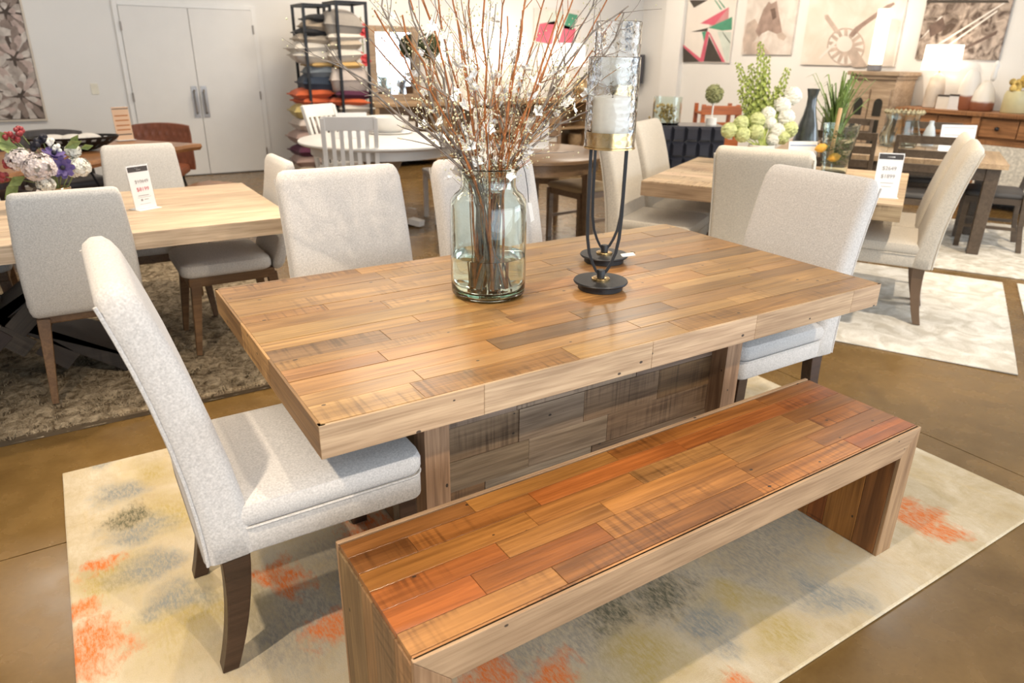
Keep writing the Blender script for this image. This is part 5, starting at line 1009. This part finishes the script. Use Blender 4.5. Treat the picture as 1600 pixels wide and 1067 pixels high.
for r_, z in ((0.11, 0), (0.12, 0.01), (0.17, 0.06), (0.20, 0.12), (0.205, 0.15), (0.20, 0.15), (0.19, 0.115), (0.15, 0.06), (0.02, 0.03)): R.append([((r_+(0.005 if i % 2 and 0.03 < z < 0.14 else 0))*math.cos(2*PI*i/n), (r_+(0.005 if i % 2 and 0.03 < z < 0.14 else 0))*math.sin(2*PI*i/n), z) for i in range(n)])
MB().loft(R).build('bowl_body', MATS['white_ceramic'], t, smooth=True); MB().lathe([(0.2, 0.0), (0.24, 0.008), (0.24, 0.012), (0.01, 0.004)], n=40).build('saucer', MATS['white_ceramic'], t, smooth=True)
sign('frosted sign with a red price behind white slat chair', tuple(at(553, 216, 2, 0.761)), math.radians(-10), 0.26, 0.22, [('text', 0.0, 0.4, '$899', (0.22, REDI))], head=False)

# ------------------------------------------------------------------ brown round table set
BRT = wood('brown_round_wood', tint=(0.26, 0.17, 0.10), rough=0.35, objcol=False, saw=0, nails=False, contrast=0.2, coat=0.2); RX, RY = 1.88, 3.02
t = thing('brown_round_table', 'brown round dining table behind the glass jar', 'table', (RX, RY, 0))
MB().lathe([(0.58, 0.725), (0.62, 0.735), (0.62, 0.755), (0.61, 0.762), (0.01, 0.762)], n=56).build('tabletop', BRT, t, smooth=True); MB().lathe([(0.55, 0.64), (0.555, 0.64), (0.555, 0.725), (0.5, 0.725)], n=56).build('apron', BRT, t, smooth=True)
for k in range(4): a = k*PI/2+0.9; MB().bar((0.47*math.cos(a), 0.47*math.sin(a), 0.7), (0.5*math.cos(a), 0.5*math.sin(a), 0), 0.075, 0.05).build('leg', BRT, t, bevel=0.004)
TANS = mat('tan_seat', (0.52, 0.38, 0.22), 0.7); G5 = 'brown ladder-back chairs at the round table'
ladder('oak_ladder_chair', 'brown ladder-back chair with tan seat at right of brown round table', BRT, TANS, G5, (2.42, 3.0, 0), math.radians(185)); ladder('oak_ladder_chair', 'brown ladder-back chair behind the brown round table', BRT, TANS, G5, (2.45, 3.78, 0), math.radians(-125))
sign('white speckled price card on the brown round table', tuple(at(838, 232, 2, 0.763)), math.radians(-30), 0.20, 0.24, [('line', 0, z, 0.7, (0.02, GREYI)) for z in (0.3, 0.5, 0.7)], head=True)

# ------------------------------------------------------------------ pillow racks
def pillow(name, label, c, w_, d_, h_, rz, material, group, tilt=0.0, roll=0.0):
    n = 14; V = []; F = []
    for side in (1, -1):
        for j in range(n+1):
            for i in range(n+1):
                u = -1+2*i/n; v = -1+2*j/n; k = (1-abs(u)**2.6)*(1-abs(v)**2.6); pin = 1-0.10*(1-abs(u*v)) if max(abs(u), abs(v)) > 0.99 else 1
                V.append((u*w_/2*(1-0.10*(1-v*v)*abs(u)), v*d_/2*(1-0.10*(1-u*u)*abs(v)), side*h_/2*max(0, k)**0.47))
    m_ = (n+1)**2
    for s in (0, 1):
        for j in range(n):
            for i in range(n): k = s*m_+j*(n+1)+i; F.append((k, k+1, k+n+2, k+n+1))
    t = thing(name, label, 'pillow', c, rz, group); t.rotation_euler = (tilt, roll, rz)
    MB().add(V, F).build('cover', material, t, smooth=True, angle=180)
    P = [(-1, -1), (0, -.9), (1, -1), (.9, 0), (1, 1), (0, .9), (-1, 1), (-.9, 0)]; MB().tube([(a*w_/2, b*d_/2, 0) for a, b in P], 0.008, 6, closed=True).build('welt', material, t, smooth=True)
    return t
def rack(label, x0, x1, y0, y1, h):
    t = thing('pillow_rack', label, 'rack', ((x0+x1)/2, (y0+y1)/2, 0), 0, 'black metal pillow racks'); a, b = (x1-x0)/2, (y1-y0)/2
    for sx in (-a, a):
        for sy in (-b, b): MB().box(sx-.015, sx+.015, sy-.015, sy+.015, 0, h).build('post', IRON, t)
    for z in (0.06, h-0.03):
        for s in (-1, 1): MB().box(-a, a, s*b-.012, s*b+.012, z, z+.03).build('rail', IRON, t); MB().box(s*a-.012, s*a+.012, -b, b, z, z+.03).build('rail', IRON, t)
    MB().box(-a, a, -b, b, 0.075, 0.085).build('bottom_tray', IRON, t)
rack('black metal rack of pillows standing nearer the white doors', 1.40, 1.72, 7.12, 7.55, 2.0); rack('black metal rack of pillows at the right, by the mirror', 1.76, 2.12, 7.0, 7.45, 2.04)
PCOL = {'black': (.025, .025, .028), 'taupe': (.40, .32, .24), 'cream': (.68, .63, .56), 'grey': (.33, .30, .27), 'navy': (.05, .065, .095), 'orange': (.60, .13, .05), 'mustard': (.55, .44, .18), 'gold': (.58, .38, .15), 'slate': (.22, .25, .28), 'plum': (.10, .03, .06), 'sand': (.50, .42, .33), 'rose': (.38, .27, .24), 'blush': (.60, .52, .47)}
PM = {k: fabric('pillow_'+k, v) for k, v in PCOL.items()}
def stack(px_list, yc, rackname, xc):
    for k, (px, py, wpx, hpx, col, lb) in enumerate(px_list):
        c = at(px, py, 1, yc); d = (c-CAM).dot(_f); w_ = max(0.34, wpx/FPX*d*1.02); h_ = max(0.09, hpx/FPX*d*1.8); pillow('throw_pillow', lb, (c.x, yc, c.z), w_, 0.44, h_, random.uniform(-.12, .12), PM[col], 'pillows on the '+rackname, 0, random.uniform(-.06, .06))
stack([(499, 31, 42, 9, 'black', 'black pillow at the top of rack nearer the doors'), (492, 42, 44, 12, 'taupe', 'taupe pillow second from the top, nearer rack'), (490, 52, 50, 10, 'black', 'black-topped pillow third in the nearer rack'), (487, 62, 54, 12, 'sand', 'sand pillow fourth in the nearer rack'), (483, 74, 62, 13, 'cream', 'white-banded pillow jutting left in the nearer rack'), (485, 88, 60, 14, 'cream', 'cream pillow with grey edge, sixth in nearer rack'), (500, 101, 40, 6, 'gold', 'thin gold pillow in the middle of nearer rack'), (497, 112, 42, 14, 'slate', 'slate patterned pillow above the navy one'), (496, 130, 56, 18, 'navy', 'plump navy pillow in the nearer rack'), (486, 146, 60, 11, 'orange', 'orange and white pillow under the navy one'), (490, 158, 52, 10, 'orange', 'lower orange pillow in the nearer rack'), (480, 174, 48, 14, 'mustard', 'mustard ribbed pillow poking out at left'), (484, 194, 48, 14, 'blush', 'pale blush pillow beside the white chair'), (480, 214, 50, 14, 'rose', 'rose patterned pillow low in the nearer rack'), (482, 235, 46, 12, 'plum', 'dark plum pillow near the bottom of nearer rack'), (482, 250, 46, 14, 'rose', 'dusky pillow above the bottom of nearer rack'), (482, 264, 46, 12, 'taupe', 'lowest taupe pillow in the nearer rack')], 7.33, 'rack nearer the doors', 1.56)
stack([(530, 40, 62, 26, 'grey', 'large grey shaggy fur pillow on top of right rack'), (531, 58, 56, 10, 'cream', 'cream pillow under the shaggy grey one'), (534, 70, 52, 14, 'sand', 'sand pillow third in the right rack'), (532, 86, 54, 16, 'cream', 'off-white pillow fourth in the right rack'), (538, 102, 44, 8, 'gold', 'thin pale gold pillow in the right rack'), (541, 124, 64, 30, 'blush', 'big blush pillow in the middle of right rack'), (546, 147, 60, 11, 'plum', 'plum pillow with white piping in the right rack'), (541, 158, 60, 9, 'orange', 'bright orange pillow in the right rack'), (550, 168, 54, 12, 'cream', 'cream pillow low in the right rack'), (548, 182, 54, 14, 'sand', 'sand pillow behind the white slat chair'), (545, 200, 54, 16, 'grey', 'grey pillow low behind the white slat chair'), (545, 220, 54, 18, 'rose', 'rose pillow at the bottom of right rack')], 7.22, 'right rack', 1.94)

# ------------------------------------------------------------------ mirror, back console, lamps, plants on the far wall
t = thing('framed_mirror', 'tall mirror in a wide greige wood frame on far wall', 'mirror', (2.90, 8.04, 1.40)); MFW = GW
MB().box(-0.27, 0.27, -0.03, -0.02, -0.46, 0.34).build('mirror_glass', mat('mirror_silver', (0.9, 0.9, 0.9), 0.03, 1.0, var=0.01), t)
for nme, x0, x1, z0, z1 in (('frame_stile', -.38, -.27, -.58, .42), ('frame_stile', .27, .38, -.58, .42), ('frame_rail', -.27, .27, .34, .42), ('frame_rail', -.27, .27, -.58, -.46)): MB().box(x0, x1, -0.05, 0, z0, z1).build(nme, MFW, t, bevel=0.008)
t = thing('long_console', 'long light oak console with open shelves along the far wall', 'console', (4.7, 7.72, 0)); CON = wood('light_oak', tint=(0.44, 0.30, 0.17), rough=0.5, objcol=False, saw=0, nails=False, contrast=0.2)
MB().box(-2.35, 2.2, -0.25, 0.25, 0.80, 0.85).build('top', CON, t, bevel=0.005); MB().box(-2.3, 2.15, -0.22, 0.24, 0.40, 0.43).build('shelf', CON, t); MB().box(-2.3, 2.15, -0.22, 0.24, 0.08, 0.11).build('shelf', CON, t); MB().box(-2.3, 2.15, 0.2, 0.22, 0.1, 0.8).build('back_panel', CON, t)
for i in range(6): MB().box(-2.34+i*0.895, -2.28+i*0.895, -0.24, 0.24, 0, 0.80).build('upright', CON, t)
WY_ = 7.7
def con(px): p = at(px, 120, 1, WY_); return (p.x, WY_, 0.85)
WB_ = MATS['white_ceramic']; gb = [(0.08, 0), (0.09, 0.01), (0.11, 0.16), (0.06, 0.33), (0.012, 0.36)]
lamp('small lit lamp beside the dark round topiary on far console', con(690), gb, 0.13, 0.11, 0.52, 0.24, WB_); lamp('lit lamp behind the rust stems on far console', con(797), gb, 0.27, 0.22, 0.50, 0.42, WB_); lamp('wide lit lamp left of the glass cylinder on far console', con(886), gb, 0.28, 0.25, 0.48, 0.32, WB_); lamp('lit lamp at the centre of far console behind blossoms', con(745), gb, 0.15, 0.12, 0.46, 0.24, WB_)
t = thing('boxwood_ball', 'dark round boxwood ball topiary on far console', 'plant', con(672)); q = MB(); rr = random.Random(4); q.ball((0, 0, .72), .15, n=14, m=10)
for k in range(300): a = Vector((rr.gauss(0, 1), rr.gauss(0, 1), rr.gauss(0, 1))).normalized(); q.octa(Vector((0, 0, .72))+a*.155, .022)
q.build('foliage', mat('boxwood', (0.05, 0.065, 0.025), 0.7, var=0.5, vscale=30), t); MB().lathe([(.08, 0), (.1, .18), (.02, .18), (.02, .6)], n=16).build('pot', TAUP, t, smooth=True)
g = con(903); tag(MB().ball((0, 0, 0), .14, .14, .15, 20, 14).build('gold_orb', mat('gold_orb', (0.55, 0.40, 0.22), 0.3, 0.8), smooth=True, loc=(g[0], 7.6, 1.0)), 'round gold glass orb on far console', 'ornament')
ph = at(870, 48, 1, 8.05); t = picture('bright abstract picture with pink and green patches behind branches', 'y', 8.05, ph.x-0.45, ph.x+0.45, 1.6, 2.15, CREAMC)
for pts, mm in (([(-.42, -.2), (-.1, -.24), (-.05, .1), (-.35, .05)], PINK), ([(.0, -.25), (.3, -.25), (.35, .0), (.12, .05)], PINK), ([(.1, .0), (.3, -.02), (.38, .2), (.2, .22)], GRN), ([(-.2, .05), (.05, .05), (.1, .24), (-.25, .24)], PALEG)): MB().prism(pts, -.0295, -.0275).build('print_shape', mm, t)
RC = random.Random(21)
for k in range(16):     # baskets, boxes and bowls on the console's shelves
    x = 2.6+k*0.27; z = 0.43 if k % 2 else 0.11; nmx = ('woven_basket', 'storage_box', 'stoneware_bowl')[k % 3]; cm = (mat('basket_tan', (.38, .25, .13), .8, var=.3, vscale=40), mat('box_cream', (.70, .65, .58), .6), mat('bowl_brown', (.22, .12, .07), .5))[k % 3]; q = MB()
    if k % 3 == 0: q.lathe([(.08, 0), (.11, .05), (.115, .15), (.10, .2), (.095, .2), (.1, .15), (.004, .03)], n=20)
    elif k % 3 == 1: q.cushion(-.1, .1, -.12, .12, 0, .17, .01, 0, .015)
    else: q.lathe([(.05, 0), (.1, .04), (.12, .12), (.115, .12), (.09, .05), (.004, .03)], n=20)
    o = q.build(nmx, cm, smooth=True, loc=(x, 7.66, z)); tag(o, ('tan woven basket', 'cream storage box', 'brown stoneware bowl')[k % 3]+' on the far console, place %s from its left end' % ('first second third fourth fifth sixth seventh eighth ninth tenth eleventh twelfth thirteenth fourteenth fifteenth sixteenth'.split()[k]), ('basket', 'box', 'bowl')[k % 3], 'wares on the far console shelves')
op = at(566, 90, 1, 7.6); t = thing('red_orchid', 'tall stem of red orchids beside the right pillow rack', 'plant', (op.x+0.02, 7.6, 0)); MB().lathe([(.07, 0), (.1, .3), (.09, .3), (.004, .28)], n=16).build('pot', WB_, t, smooth=True); MB().tube([(0, 0, .28), (.01, 0, 1.0), (-.01, 0, 1.9)], .007, 6).build('stem', LEAFG, t)
for z in (1.78, 1.70, 1.42, 1.36, 1.1): 
    o = link('bloom', BLOSSOM[1].copy(), None, t, (RC.uniform(-.03, .03), -.02, z), (1.2, RC.uniform(-.5, .5), 0)); o.scale = (3, 3, 3); o.data.materials.clear(); o.data.materials.append(mat('orchid_red', (.55, .05, .06), .6))
